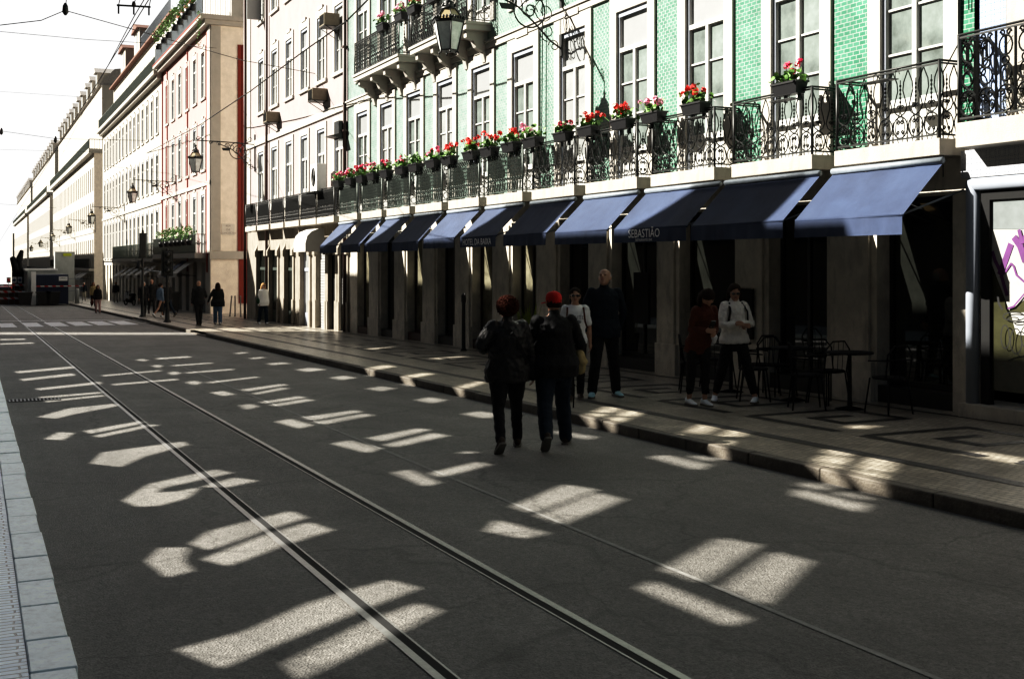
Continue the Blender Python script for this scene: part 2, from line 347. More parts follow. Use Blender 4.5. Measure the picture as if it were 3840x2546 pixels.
# dark basalt pattern inlaid in the right pavement
mb = MB()
def strip(pts, wd):
    for (x0, y0), (x1, y1) in zip(pts[:-1], pts[1:]):
        d = Vector((x1-x0, y1-y0)); d.normalize(); n = Vector((-d.y, d.x)) * wd/2; e = d * wd/2
        P = [(x0-e.x+n.x, y0-e.y+n.y), (x0-e.x-n.x, y0-e.y-n.y), (x1+e.x-n.x, y1+e.y-n.y), (x1+e.x+n.x, y1+e.y+n.y)]
        mb.poly([(p[0], p[1], G(p[1])+.1245) for p in P])
strip([(7.85, 3), (7.85, 120)], .17)
strip([(10.95, 3), (10.95, 60)], .10)
y = 4.0
while y < 60:
    for s_ in (0,):
        strip([(8.75, y), (8.75, y+1.5)], .15); strip([(8.75+.1, y+1.55), (10.25, y+1.55)], .15)
        strip([(10.25, y+1.4), (10.25, y+.45)], .15); strip([(10.15, y+.45), (9.3, y+.45)], .15); strip([(9.3, y+.55), (9.3, y+1.0)], .15)
        strip([(9.4, y+1.0), (9.8, y+1.0)], .15)
    y += 2.05
tag(mb.build('pavement_pattern', M_basalt), kind='structure')
# tram rails
for x, s_ in ((2.0, -1), (2.92, 1)):
    nm = 'tram_rail'
    r_ = empty(nm, (0, 0, 0)); tag(r_, 'grooved steel tram rail %s set in the asphalt' % ('nearer the left kerb' if s_ < 0 else 'nearer the centre of the road'), 'tram rail')
    mb = MB(); mb.box; 
    def band(a, b, dz):
        a, b = min(a, b), max(a, b)
        q = MB(); q.quad((a, -8, G(-8)+dz), (b, -8, G(-8)+dz), (b, 120, G(120)+dz), (a, 120, G(120)+dz)); return q
    band(x + s_*.026, x + s_*.072, .006).build('rail_head', M_steel, r_)
    band(x - s_*.026, x - s_*.038, .005).build('guard_lip', M_steel, r_)
    band(x - .0255, x + .0255, .004).build('groove', M_groove, r_)
# painted marks
mb = MB()
for a, b in ((.98, 1.6), (1.98, 2.62), (2.9, 3.6), (3.84, 4.55), (4.75, 5.45), (5.65, 6.4)):
    mb.quad((a, 51.4, G(51.4)+.009), (b, 51.4, G(51.4)+.009), (b-.05, 56.6, G(56.6)+.009), (a-.05, 56.6, G(56.6)+.009))
tag(mb.build('zebra_crossing', M_paint), kind='structure')
mb = MB(); mb.quad((KL, 60.2, G(60.2)+.009), (6.8, 57.6, G(57.6)+.009), (6.8, 58.0, G(58)+.009), (KL, 60.6, G(60.6)+.009))
tag(mb.build('stop_line', M_paint), kind='structure')
mb = MB(); mb.quad((3.98, 2, G(2)+.004), (4.02, 2, G(2)+.004), (4.10, 30, G(30)+.004), (4.06, 30, G(30)+.004))
tag(mb.build('old_lane_line', M_paint_old), kind='structure')
g_ = empty('drain_grate', (.85, 19.5, G(19.5)+.006)); tag(g_, 'small iron drain grate in the road by the left kerb', 'drain grate')
mb = MB(); mb.box(-.38, .38, -.2, .2, -.004, .002); mb.build('pan', M_groove, g_)
mb = MB()
for i in range(14): mb.box(-.37+i*.055, -.345+i*.055, -.19, .19, .002, .008)
mb.build('grille', M_iron, g_)

# ------------------------------------------------------------------ unseen blocks on the left, shaped to throw shade and light patches on the road
Lq = lambda x, y: (.53654*x, 726.7+.53654*y)
Rq = lambda x, y: (1182.5+.5*x, 800.6+.5*y)
def gnd(x, y, h=1.85):
    u = (x-1182.5)/F; v = (y-605)/F; dx = ST+u*CT; dy = CT-u*ST
    t = h/(v-SL*dy); return t*dx, t*dy
RP = [[(690,1030),(960,880),(1145,915),(880,1090)], [(970,1110),(1205,945),(1380,990),(1170,1190)],
      [(0,738),(245,635),(395,660),(95,768)], [(115,780),(390,672),(520,705),(230,820)],
      [(580,1115),(650,1080),(1095,1255),(1000,1290)], [(-120,850),(-70,800),(165,860),(60,885)],
      [(640,512),(690,495),(910,545),(860,570)], [(690,477),(715,470),(780,487),(760,497)], [(830,508),(855,500),(935,520),(910,530)],
      [(1300,685),(1320,655),(1640,730),(1610,765)], [(1330,640),(1355,624),(1460,650),(1440,665)], [(1500,680),(1520,667),(1650,700),(1640,708)],
      [(180,395),(215,387),(385,415),(350,430)]]
RS = [[(1360,572),(1400,535),(1515,552),(1475,590)], [(1407,528),(1440,498),(1555,514),(1520,546)], [(1446,492),(1470,470),(1580,490),(1560,508)],
      [(1540,605),(1590,565),(1725,590),(1690,630)], [(1598,558),(1665,505),(1775,525),(1732,582)],
      [(735,430),(790,400),(885,412),(820,437)], [(800,395),(880,357),(960,368),(895,405)],
      [(860,462),(935,425),(1020,437),(965,468)], [(943,420),(1010,380),(1095,390),(1027,430)],
      [(300,330),(365,305),(440,312),(375,335)], [(375,300),(440,275),(515,285),(450,307)], [(400,350),(470,322),(545,330),(475,355)], [(480,317),(540,292),(612,300),(555,325)],
      [(1550,372),(1580,362),(1700,365),(1600,380)], [(2095,497),(2150,480),(2380,520),(2380,548)]]
LP = [[(1580,530),(1800,488),(1850,495),(1640,545)], [(1650,560),(1870,508),(1930,520),(1700,570)],
      [(1305,440),(1530,410),(1560,418),(1340,455)], [(1350,462),(1570,425),(1610,433),(1390,472)],
      [(1120,375),(1290,350),(1320,356),(1140,383)], [(1160,388),(1320,362),(1355,368),(1190,395)],
      [(1035,322),(1215,297),(1240,303),(1060,330)], [(1090,338),(1220,312),(1242,318),(1100,344)],
      [(890,290),(1100,266),(1115,270),(900,296)], [(800,248),(1000,232),(1005,238),(810,253)], [(740,218),(910,205),(915,210),(745,222)],
      [(672,187),(815,178),(820,184),(680,193)], [(440,260),(690,238),(692,243),(446,266)], [(480,298),(760,275),(765,281),(490,305)],
      [(1430,555),(1500,540),(1640,575),(1580,595)], [(1185,460),(1250,448),(1345,475),(1290,490)], [(1030,390),(1080,383),(1115,395),(1060,408)],
      [(905,335),(960,328),(1010,343),(960,350)], [(800,292),(835,284),(870,292),(840,303)], [(725,250),(755,244),(780,252),(745,261)],
      [(650,220),(680,215),(700,221),(680,229)], [(580,195),(610,190),(640,195),(620,201)],
      [(1690,680),(1760,665),(1890,722),(1830,738)], [(1850,682),(1960,655),(2060,632),(2110,646),(2020,668),(1890,700)], [(1970,596),(2010,587),(2050,590),(2040,596)],
      [(1990,427),(2060,415),(2160,430),(2090,447)], [(1790,367),(1850,354),(1920,367),(1860,382)], [(1580,318),(1640,307),(1700,317),(1640,330)],
      [(1420,271),(1480,262),(1530,272),(1470,282)], [(1275,236),(1340,228),(1400,236),(1320,247)], [(1150,210),(1220,204),(1250,211),(1170,217)],
      [(1075,186),(1130,181),(1140,186),(1090,192)], [(1010,165),(1060,160),(1065,165),(1020,170)],
      [(60,245),(310,222),(325,230),(80,252)], [(85,277),(310,252),(325,261),(100,285)], [(150,318),(430,288),(440,297),(170,325)],
      [(165,354),(430,332),(440,338),(180,361)], [(190,370),(440,345),(450,351),(200,377)],
      [(160,440),(300,402),(490,383),(510,392),(320,428),(240,447)],
      [(190,535),(250,505),(320,508),(270,540)], [(360,500),(600,458),(635,464),(390,512)], [(400,521),(640,472),(688,474),(430,528)],
      [(390,640),(440,592),(790,545),(810,560),(620,610),(520,655)],
      [(530,800),(640,728),(930,665),(1000,680),(700,745),(670,765),(760,760),(860,742),(800,790),(680,822),(590,826)], [(870,740),(1010,700),(1110,714),(960,745)],
      [(630,1060),(690,1002),(810,1000),(790,1060),(830,1100),(720,1130)],
      [(820,985),(900,930),(1250,845),(1320,872),(1120,935),(900,1012)], [(870,1052),(1130,950),(1330,892),(1430,925),(1240,985),(980,1080)],
      [(760,1440),(1060,1360),(1330,1240),(1560,1170),(1680,1140),(1800,1175),(1500,1290),(1180,1420),(950,1520)],
      [(1220,1500),(1560,1330),(1800,1240),(1900,1272),(1640,1400),(1290,1570)],
      [(0,105),(108,103),(108,108),(0,110)], [(0,124),(140,119),(148,124),(0,129)]]
polys = [[gnd(*Rq(*p)) for p in q] for q in RP] + [[gnd(*Lq(*p)) for p in q] for q in LP]
holes = []
LX = -4.0
for q in polys: holes.append([(y + .69*(x-LX), G(y) + .80*(x-LX)) for x, y in q])
for q in RS: holes.append([(y + .69*(x-LX), G(y) + .12 + .80*(x-LX)) for x, y in (gnd(*Rq(*p), 1.73) for p in q)])
for a in ([(1540,236),(1660,216),(1700,224),(1600,240)], [(1690,270),(1830,250),(1870,256),(1730,280)], [(1935,320),(2060,286),(2095,290),(1980,325)], [(1580,146),(1700,136),(1700,139),(1600,150)], [(1850,188),(1990,178),(2010,182),(1900,193)]):
    holes.append([(y + .69*(x-LX), G(y) + .12 + .80*(x-LX)) for x, y in (gnd(*Lq(*p), 1.73) for p in a)])
# roof outline of the unseen wall, cut low where awnings are to be lit
HI, LO = 14.95, 13.7
def yw(y): return y + .69*14.8
prof = [(-30, HI), (yw(8.6), HI), (yw(9.2), 12.9), (yw(10.7), 12.9), (yw(11.1), LO), (yw(12.75), LO), (yw(13.05), HI), (yw(15.9), HI), (yw(16.5), LO), (yw(19.75), LO), (yw(20.2), HI),
        (yw(23.3), HI), (yw(24.0), LO), (yw(26.9), LO), (yw(27.3), HI), (yw(30.4), HI), (yw(31.0), LO), (yw(31.8), LO), (yw(32.2), HI), (yw(34.7), HI), (yw(35.4), LO), (48.0, LO)]
outer = [(-30, -3), (48.0, -3)] + prof[::-1]
def holed_wall(name, outer, holes, x, m, parent):
    vs = []; es = []
    def addp(P):
        b = len(vs); vs.extend([Vector(p) for p in P])
        es.extend([(b+i, b+(i+1) % len(P)) for i in range(len(P))])
    addp(outer)
    for h in holes: addp(h)
    r = delaunay_2d_cdt(vs, es, [], 1, 1e-5)
    def inside(p, P):
        c = False; n = len(P)
        for i in range(n):
            (x0, y0), (x1, y1) = P[i], P[(i+1) % n]
            if (y0 > p[1]) != (y1 > p[1]) and p[0] < (x1-x0)*(p[1]-y0)/(y1-y0)+x0: c = not c
        return c
    q = MB()
    fs = []
    for f in r[2]:
        c = sum((r[0][i] for i in f), Vector((0, 0)))/len(f)
        if inside(c, outer) and not any(inside(c, h) for h in holes): fs.append(tuple(f))
    q.add([(x, p[0], p[1]) for p in r[0]], fs)
    return q.build(name, m, parent)
nb = empty('building', (0, 0, 0), label='unseen wall along the left pavement, added with holes that shape sunlight on the road', cat='building')
M_darkwall = mat('dark low-bounce wall', (.035,.03,.027), .95, var=.3)  # near black so the unseen walls return little bounced light
holed_wall('wall', outer, holes, LX, M_darkwall, nb)  # added light blocker: holes traced back from the road's light patches
fb = empty('building', (0, 0, 0), label='far block on the left side of the street beyond the side street', cat='building')
mb = MB(); mb.box(-9, LX, 57, 63, -8, 12.6); mb.box(-14, -9.01, 57, 63, -8, 16.2); mb.box(-14, LX, 63.01, 120, -8, 14.6); mb.box(-14, LX, 128, 420, -10, 15.0); mb.build('wall', M_darkwall, fb)  # heights stepped to set where sun and shade fall across the street

# ------------------------------------------------------------------ facades on the right
def wall_open(mb, X, y0, y1, z0, z1, ops, depth=.22):
    ys = sorted({y0, y1, *[a for o in ops for a in o[:2]]}); zs = sorted({z0, z1, *[a for o in ops for a in o[2:4]]})
    ys = [a for a in ys if y0 <= a <= y1]; zs = [a for a in zs if z0 <= a <= z1]
    for a, b in zip(ys[:-1], ys[1:]):
        run = None
        for c, d in zip(zs[:-1], zs[1:]):
            ym, zm = (a+b)/2, (c+d)/2
            hole = any(o[0] < ym < o[1] and o[2] < zm < o[3] for o in ops)
            if hole:
                if run is not None: mb.quad((X, a, run), (X, b, run), (X, b, c), (X, a, c)); run = None
            elif run is None: run = c
        if run is not None: mb.quad((X, a, run), (X, b, run), (X, b, zs[-1]), (X, a, zs[-1]))
    for (a, b, c, d) in [o[:4] for o in ops]:
        D = X + depth
        mb.quad((X, a, c), (D, a, c), (D, a, d), (X, a, d)); mb.quad((X, b, c), (X, b, d), (D, b, d), (D, b, c))
        mb.quad((X, a, d), (D, a, d), (D, b, d), (X, b, d)); mb.quad((X, a, c), (X, b, c), (D, b, c), (D, a, c))

def win_proto(w_, h_, surround=.2, top=.3, transom=None, bars=2, solid=0.0, mstone=None, glass=None, tglass=None, fr=.05, sill=True, arch=False, proud=.05, mw=None, d=.16):
    """a window standing on z=0, centred on y=0, wall plane at x=0, street towards -x"""
    mw = mw or M_win
    root = MB()
    # window joinery = the part's own mesh
    a = w_/2
    root.mi = 0
    def bar(y0, y1, z0, z1, x0=d-.05, x1=d+.02): root.box(x0, x1, y0, y1, z0, z1)
    bar(-a, -a+fr, 0, h_); bar(a-fr, a, 0, h_); bar(-a+fr, a-fr, h_-fr*1.4, h_); bar(-a+fr, a-fr, 0, fr)
    ht = h_ - fr*1.4
    if transom:
        bar(-a+fr, a-fr, transom-fr*.8, transom+fr*.8, d-.065, d+.02); ht = transom - fr*.8
    bar(-fr*.75, fr*.75, fr, ht, d-.06, d+.02)
    zb = fr + solid
    if solid:
        bar(-a+fr, -fr*.75, fr, zb, d-.02, d+.02); bar(fr*.75, a-fr, fr, zb, d-.02, d+.02)
    for i in range(1, bars+1):
        z = zb + (ht-zb)*i/(bars+1); bar(-a+fr, -fr*.75, z-fr*.28, z+fr*.28, d-.035, d+.015); bar(fr*.75, a-fr, z-fr*.28, z+fr*.28, d-.035, d+.015)
    # grey rebate behind head and jamb
    root.mi = 1
    root.box(d-.07, d-.052, -a+.001, -a+.05, 0, h_-.1); root.box(d-.07, d-.052, a-.05, a-.001, 0, h_-.1); root.mi = 0
    o = root.build('window', [mw, M_wingrey])
    s = MB()
    s.quad((d, -a+fr, zb), (d, a-fr, zb), (d, a-fr, ht), (d, -a+fr, ht))
    s.build('pane', glass or M_glass, o)
    if transom:
        s = MB(); s.quad((d, -a+fr, transom), (d, a-fr, transom), (d, a-fr, h_-fr), (d, -a+fr, h_-fr)); s.build('transom_pane', tglass or M_blind_haze, o)
    s = MB(); s.box(min(.0, d-.06), d-.052, -a+.001, a-.001, h_-.1, h_-.001); s.build('head_lining', M_wingrey, o)
    if surround:
        s = MB(); p = -proud
        s.box(p, .012, -a-surround, -a, -.0, h_+top); s.box(p, .012, a, a+surround, 0, h_+top); s.box(p, .012, -a, a, h_, h_+top)
        if top > .25: s.box(p-.03, .01, -a*.55, a*.55, h_+top-.01, h_+top+.12)
        if sill: s.box(p-.04, .012, -a-surround-.04, a+surround+.04, -.12, -.002)
        s.build('stone_surround', mstone or M_stone, o)
    return o
def place(proto, parent, x, y, z, used=[]):
    if proto.parent is None and id(proto) not in used:
        used.append(id(proto)); proto.parent = parent; proto.location = (x, y, z); return proto
    return dup(proto, parent, (x, y, z))

# --- wrought iron railings
def ring_pts(cy, cz, ry, rz, n=12, a0=0, a1=2*math.pi): return [(0, cy+ry*math.cos(a0+(a1-a0)*i/n), cz+rz*math.sin(a0+(a1-a0)*i/n)) for i in range(n+1)]
def scroll(cy, cz, r, turns=1.3, a0=0, s=1, n=11): return [(0, cy+s*r*(1-.72*i/n)*math.cos(a0+2*math.pi*turns*i/n), cz+r*(1-.72*i/n)*math.sin(a0+2*math.pi*turns*i/n)) for i in range(n+1)]
def unit(style, q, T, u, h, thin=1.0):
    t = .0075*thin
    def tb(p, r=t, n=4): q.tube([T(a) for a in p], r, n, cap=False)
    if style == 'vase':
        c = u/2
        tb(ring_pts(c, .16*h, u*.47, .16*h, 14))
        for s in (-1, 1):
            tb(scroll(c+s*u*.13, .235*h, u*.11, 1.1, math.pi/2, s)); tb(scroll(c+s*u*.13, .09*h, u*.10, 1.1, -math.pi/2, s))
            tb([(0, c, .32*h), (0, c+s*u*.30, .37*h), (0, c+s*u*.44, .45*h), (0, c+s*u*.33, .56*h), (0, c+s*u*.17, .70*h)])
            tb([(0, c+s*u*.17, .70*h), (0, c+s*u*.22, .82*h), (0, c+s*u*.38, .92*h), (0, c+s*u*.48, .985*h)])
            tb(scroll(c+s*u*.12, .46*h, u*.10, 1.0, 0, s))
        tb([(0, c, .4*h), (0, c, .86*h)], t*.8)
        for k in range(6):
            z = (.46+.06*k)*h; q.tube([T((0, c, z)), T((0, c, z+.03*h))], t*1.7, 4)
    elif style == 'heart':
        c = u/2
        tb(ring_pts(c, .17*h, u*.46, .16*h, 12)); tb(ring_pts(c, .47*h, u*.30, .10*h, 12)); tb(ring_pts(c, .62*h, u*.18, .05*h, 10)); tb(ring_pts(c, .80*h, u*.34, .12*h, 12))
        for s in (-1, 1):
            tb(scroll(c+s*u*.2, .24*h, u*.14, 1.2, math.pi/2, s)); tb([(0, c+s*u*.47, 0), (0, c+s*u*.47, h)])
            tb(scroll(c+s*u*.16, .95*h, u*.14, 1.1, 0, s))
        tb([(0, c, .7*h), (0, c, .92*h)], t*1.6)
    elif style == 'lyre':
        c = u/2
        tb([(0, 0, 0), (0, 0, h)])
        tb(ring_pts(c, .12*h, u*.36, .10*h, 8)); tb(scroll(c, .3*h, u*.3, 1.3, 0)); tb([(0, c, .38*h), (0, c, .9*h)], t*.9)
        for k in range(4):
            z = (.45+.1*k)*h; q.tube([T((0, c, z)), T((0, c, z+.03*h))], t*2.0, 4)
        tb(ring_pts(c, .93*h, u*.3, .05*h, 8))
    else:
        tb([(0, 0, 0), (0, 0, h)]); tb([(0, u/2, 0), (0, u/2, h)])
def railing_proto(style, ln, dp, h, nu, thin=1.0, mt=None, name='railing'):
    """front ln wide centred on y=0, at x=-dp; two returns to x=0; foot at z=0"""
    q = MB(); u = ln/nu
    for i in range(nu): unit(style, q, lambda p, i=i: (-dp, -ln/2+i*u+p[1], .06+p[2]), u, h-.10, thin)
    us = dp/2
    for s in (-1, 1):
        for i in range(2): unit(style if style != 'bars' else 'bars', q, lambda p, i=i, s=s: (-dp+i*us+p[1], s*ln/2, .06+p[2]), us, h-.10, thin)
    for z in (.05, h-.035) + ((.36,) if style != 'bars' else ()):
        if z == .36: 
            continue
        r = .011
        q.box(-dp-r, -dp+r, -ln/2, ln/2, z-r, z+r)
        for s in (-1, 1): q.box(-dp, 0, s*ln/2-r, s*ln/2+r, z-r, z+r)
    for s in (-1, 1): q.tube([(-dp, s*ln/2, -.03), (-dp, s*ln/2, h+.01)], .022, 6)
    o = q.build(name, mt or M_iron)
    q = MB(); q.tube([(0, -ln/2, h), (-dp, -ln/2, h), (-dp, ln/2, h), (0, ln/2, h)], .026, 6, flat=.6); q.build('handrail', mt or M_iron, o)
    return o
def slab(ln, dp, th, m, parent, x, y, z, name='balcony', corb=0):
    q = MB(); q.box(-dp-.03, .0, -ln/2-.03, ln/2+.03, 0, th)
    if corb:
        for i in range(corb):
            yy = -ln/2+.25 + (ln-.5)*i/(corb-1)
            pts = [(-dp*.92, yy-.09, -.002), (-dp*.9, yy-.09, -.16), (-dp*.62, yy-.09, -.22), (-dp*.5, yy-.09, -.38), (-dp*.22, yy-.09, -.48), (-dp*.12, yy-.09, -.72), (0, yy-.09, -.75), (0, yy-.09, -.002)]
            q.prism(pts, (0, .18, 0))
        q.box(-dp-.07, .0, -ln/2-.07, ln/2+.07, th-.07, th-.002)
    return q.build(name, m, parent, (x, y, z), bevel=.01)

AX = [11.55 + 2.385*i for i in range(11)]
SB, SLT, DP = 3.17, .21, .48
hotel = empty('tiled_building', (0, 0, 0), label='hotel building faced in green glazed tiles with rows of tall white windows', cat='building')
ops1 = [(y-.57, y+.57, SB+SLT, 6.67) for y in AX]; ops2 = [(y-.57, y+.57, 7.66, 10.6) for y in AX]
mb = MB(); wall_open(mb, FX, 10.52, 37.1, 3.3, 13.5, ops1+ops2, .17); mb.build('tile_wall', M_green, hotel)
mb = MB(); mb.box(FX-.06, FX+.02, 10.52, 37.1, 7.0, 7.14); mb.box(FX-.1, FX+.02, 10.52, 37.1, 7.14, 7.19)
mb.build('string_course', M_stone, hotel)
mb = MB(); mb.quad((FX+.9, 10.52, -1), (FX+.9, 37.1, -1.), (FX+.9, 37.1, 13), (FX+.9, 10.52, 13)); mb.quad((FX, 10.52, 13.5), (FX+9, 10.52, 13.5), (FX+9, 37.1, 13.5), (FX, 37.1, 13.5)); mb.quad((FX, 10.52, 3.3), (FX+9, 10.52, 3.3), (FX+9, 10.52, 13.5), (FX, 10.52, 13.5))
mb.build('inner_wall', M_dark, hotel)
pw = win_proto(1.14, 6.67-SB-SLT, .24, .30, transom=2.55, bars=2, solid=.62, d=.075)
pw2 = win_proto(1.14, 6.67-SB-SLT, .24, .30, transom=2.55, bars=2, solid=.62, glass=M_glass_l, d=.075)
pu = win_proto(1.14, 2.94, .24, .30, transom=2.25, bars=2, solid=.4, sill=False, d=.075)
for i, y in enumerate(AX):
    place((pw, pw2)[i in (4, 7, 9)], hotel, FX, y, SB+SLT); 
    if i > 3: place(pu, hotel, FX, y, 7.66)
rp = railing_proto('vase', 1.86, DP, .97, 7, 1.45)
rl = railing_proto('lyre', 1.86, DP, .97, 14, 1.5, M_irong)
proto_b = None
for i, y in enumerate(AX):
    b = slab(1.86, DP, SLT, M_slab, hotel, FX, y, SB)
    place(rp if i < 5 else rl, b, 0, 0, SLT)
# the two big balconies one floor up
for (ya, yb_) in ((25.35, 29.2), (30.2, 34.3)):
    b = slab(yb_-ya, .62, .2, M_stone, hotel, FX, (ya+yb_)/2, 7.42, corb=4)
    q = railing_proto('lyre', yb_-ya, .62, .98, 26, 1.4, M_iron); q.parent = b; q.location = (0, 0, .2)
# ground floor: stone piers, glazed openings
OPG = []
for i, y in enumerate(AX):
    hw = .62 if i > 3 else (.68 if i < 2 else .82)
    OPG.append((y-hw, y+hw, -2.0, 2.72))
mb = MB(); wall_open(mb, FX, 10.52, 37.1, -2.0, 3.29, OPG, .32); mb.build('ground_floor_wall', M_pier, hotel)
for i, (a, b) in enumerate(zip([o[1] for o in OPG[:-1]], [o[0] for o in OPG[1:]])):
    g = G((a+b)/2)+.12; q = MB()
    q.box(FX-.045, FX, a+.12, b-.12, g, 2.7); q.box(FX-.07, FX, a+.04, b-.04, g-.2, g+.55)
    if i in (1, 4, 6): q.box(FX-.052, FX-.02, a+.25, b-.25, g+.75, g+1.1)
    q.build('pilaster', M_pier, hotel, bevel=.008)
for i, (a, b, c, d) in enumerate(OPG):
    g = G((a+b)/2)+.12
    q = MB(); x = FX+.26
    q.box(x-.03, x+.03, a, a+.06, g, d); q.box(x-.03, x+.03, b-.06, b, g, d); q.box(x-.03, x+.03, a+.06, b-.06, d-.08, d); q.box(x-.03, x+.03, a+.06, b-.06, g+.22, g+.30)
    if i % 2: q.box(x-.03, x+.03, (a+b)/2-.03, (a+b)/2+.03, g+.3, d-.08)
    q.box(FX+.02, x+.05, a, b, g-.3, g+.22)
    s = q.build('shop_front', M_iron if i not in (6, 8, 10) else M_pipe, hotel)
    q = MB(); q.quad((x, a+.06, g+.3), (x, b-.06, g+.3), (x, b-.06, d-.08), (x, a+.06, d-.08)); q.build('pane', M_shopglass2 if i in (5, 8, 10, 6) else M_shopglass, s)
# awnings
def text_obj(body, size, name, m, parent, M, extrude=.0):
    c = bpy.data.curves.new(name, 'FONT'); c.body = body; c.size = size; c.align_x = 'CENTER'; c.align_y = 'CENTER'; c.extrude = extrude; c.resolution_u = 3
    t = bpy.data.objects.new(name, c); COL.objects.link(t)
    dg = bpy.context.evaluated_depsgraph_get(); me = bpy.data.meshes.new_from_object(t.evaluated_get(dg)); bpy.data.objects.remove(t)
    me.name = name; me.materials.clear(); me.materials.append(m)
    o = bpy.data.objects.new(name, me); COL.objects.link(o); o.parent = parent; o.matrix_local = M
    return o
# text in a plane facing -x: local x -> world -y, local y -> world z
FACE = Matrix(((0, 0, -1, 0), (-1, 0, 0, 0), (0, 1, 0, 0), (0, 0, 0, 1)))
def facing(x, y, z): return Matrix.Translation((x, y, z)) @ FACE
AWF, AWB = 10.15, 10.80
for i, y in enumerate(AX):
    hw = 1.0 if i < 9 else .95
    if i in (1, 2): hw = 1.12
    g = 2.42 - (.05 if i > 6 else 0)
    q = MB(); n = 8
    # canvas sags slightly between the arms
    top = []
    for k in range(25):
        for j in range(7):
            yy = y-hw+2*hw*k/24; t = j/6
            sag = .03*math.sin(math.pi*t)*math.sin(math.pi*k/24) + .012*noise.noise((k*.35+i*9, j*.25, i)) + (.006 if k in (8, 16) else 0)
            top.append((AWB-(AWB-AWF)*t, yy, 3.06-(3.06-g)*t-sag))
    fs = [(k*7+j, (k+1)*7+j, (k+1)*7+j+1, k*7+j+1) for k in range(24) for j in range(6)]
    q.add(top, fs, True)
    a = q.build('awning', M_navy, hotel)
    q = MB(); pts = []
    for k in range(33):
        yy = y-hw+2*hw*k/32; off = .008*math.sin(k*1.1+i) + .006*math.sin(k*2.3)
        pts += [(AWF-.004, yy, g+.001), (AWF-.006+off*.5, yy, g-.12), (AWF-.008+off, yy, g-.24)]
    q.add(pts, [(k*3+j, (k+1)*3+j, (k+1)*3+j+1, k*3+j+1) for k in range(32) for j in range(2)], True)
    q.build('valance', M_navy, a)
    q = MB(); q.tube([(AWF+.01, y-hw, g-.01), (AWF+.01, y+hw, g-.01)], .02, 6); q.build('front_bar', M_navy, a)
    q = MB(); q.tube([(AWB, y-hw, 3.1), (AWB, y+hw, 3.1)], .045, 8)
    q.tube([(AWF+.02, y-hw+.05, g), (11.2, y-hw+.05, 2.75)], .014, 5); q.tube([(AWF+.02, y+hw-.05, g), (11.2, y+hw-.05, 2.75)], .014, 5)
    q.build('frame', M_ironl, a)
    if i == 5: text_obj('HOTEL DA BAIXA', .20, 'lettering', M_letter, a, facing(AWF-.03, y, g-.13))
    if i == 2:
        text_obj('SEBASTIÃO', .20, 'lettering', M_letter, a, facing(AWF-.03, y+.1, g-.10)); text_obj('RESTAURANTE E BAR', .055, 'lettering', M_letter, a, facing(AWF-.03, y+.1, g-.205))
    a['label'] = 'navy canvas awning' + (' lettered HOTEL DA BAIXA' if i == 5 else ' lettered SEBASTIÃO' if i == 2 else '')
# downpipe at the boundary
q = MB(); q.tube([(FX-.09, 37.12, -.5), (FX-.09, 37.12, 13)], .065, 8)
for z in (3.5, 6.2, 9.0): q.box(FX-.17, FX, 37.03, 37.21, z, z+.06)
q.build('downpipe', M_pipe, hotel)
# wires down the facade
q = MB()
q.tube([(FX-.09, 22.5, 10.5), (FX-.07, 22.4, 7.2), (FX-.07, 22.45, 4.3)], .014, 4); q.tube([(FX-.03, 22.28, 10.5), (FX-.03, 22.3, 4.3)], .008, 4)
q.tube([(FX-.04, 10.75, 10), (FX-.05, 10.7, 6.0), (FX-.04, 10.74, 4.6), (FX-.42, 10.62, 4.2), (FX-.44, 10.6, 2.9)], .012, 4); q.tube([(FX-.03, 10.55, 9), (FX-.03, 10.58, 5.0)], .01, 4)
q.build('facade_cable', M_iron, hotel)

# --- grey rendered building beyond the pipe
grey = empty('rendered_building', (0, 0, 0), label='pinkish grey rendered building with stone arches at street level beside the tiled hotel', cat='building')
def yX(x, X=FX): return X/math.tan(TH+math.atan((x-1182.5)/F))
GX = [yX(x) for x in (604, 635, 668.5, 704, 743, 784)]
o1 = [(y-.5, y+.5, SB+SLT, 6.62) for y in GX]; o2 = [(y-.5, y+.5, 8.36, 10.66) for y in GX]; o3 = [(y-.5, y+.5, 12.3, 14.6) for y in GX]
mb = MB(); wall_open(mb, FX, 37.1, 52.75, 3.2, 17.5, o1+o2+o3, .2); mb.build('rendered_wall', M_greywall, grey)
mb = MB(); mb.quad((FX, 52.75, -2), (FX+12, 52.75, -2), (FX+12, 52.75, 17.5), (FX, 52.75, 17.5)); mb.quad((FX, 37.1, 17.5), (FX, 52.75, 17.5), (FX+12, 52.75, 17.5), (FX+12, 37.1, 17.5)); mb.quad((FX+1, 37.1, -2), (FX+1, 52.7, -2), (FX+1, 52.7, 17), (FX+1, 37.1, 17)); mb.quad((FX, 37.1, 13.5), (FX+12, 37.1, 13.5), (FX+12, 37.1, 17.5), (FX, 37.1, 17.5))
mb.build('side_wall', mat('pale bounce side wall', (.78,.70,.62), .9, var=.1, scale=2), grey)  # unseen side made pale to bounce sun onto the corner building
mb = MB(); mb.box(FX-.07, FX+.02, 37.2, 52.75, 6.96, 7.22); mb.box(FX-.04, FX+.02, 51.9, 52.77, 3.2, 6.9); mb.box(FX-.04, FX+.02, 51.9, 52.77, 7.3, 17.5); mb.build('string_course', M_stone, grey)
pg = win_proto(1.0, 6.62-SB-SLT, .2, .22, transom=2.35, bars=0, solid=1.2, glass=M_glass_l, tglass=M_blind_haze, proud=.04, d=.075)
pg2 = win_proto(1.0, 2.3, .2, .26, transom=1.55, bars=1, glass=M_glass_l, tglass=M_blind_haze, proud=.04, mstone=M_stone, d=.075)
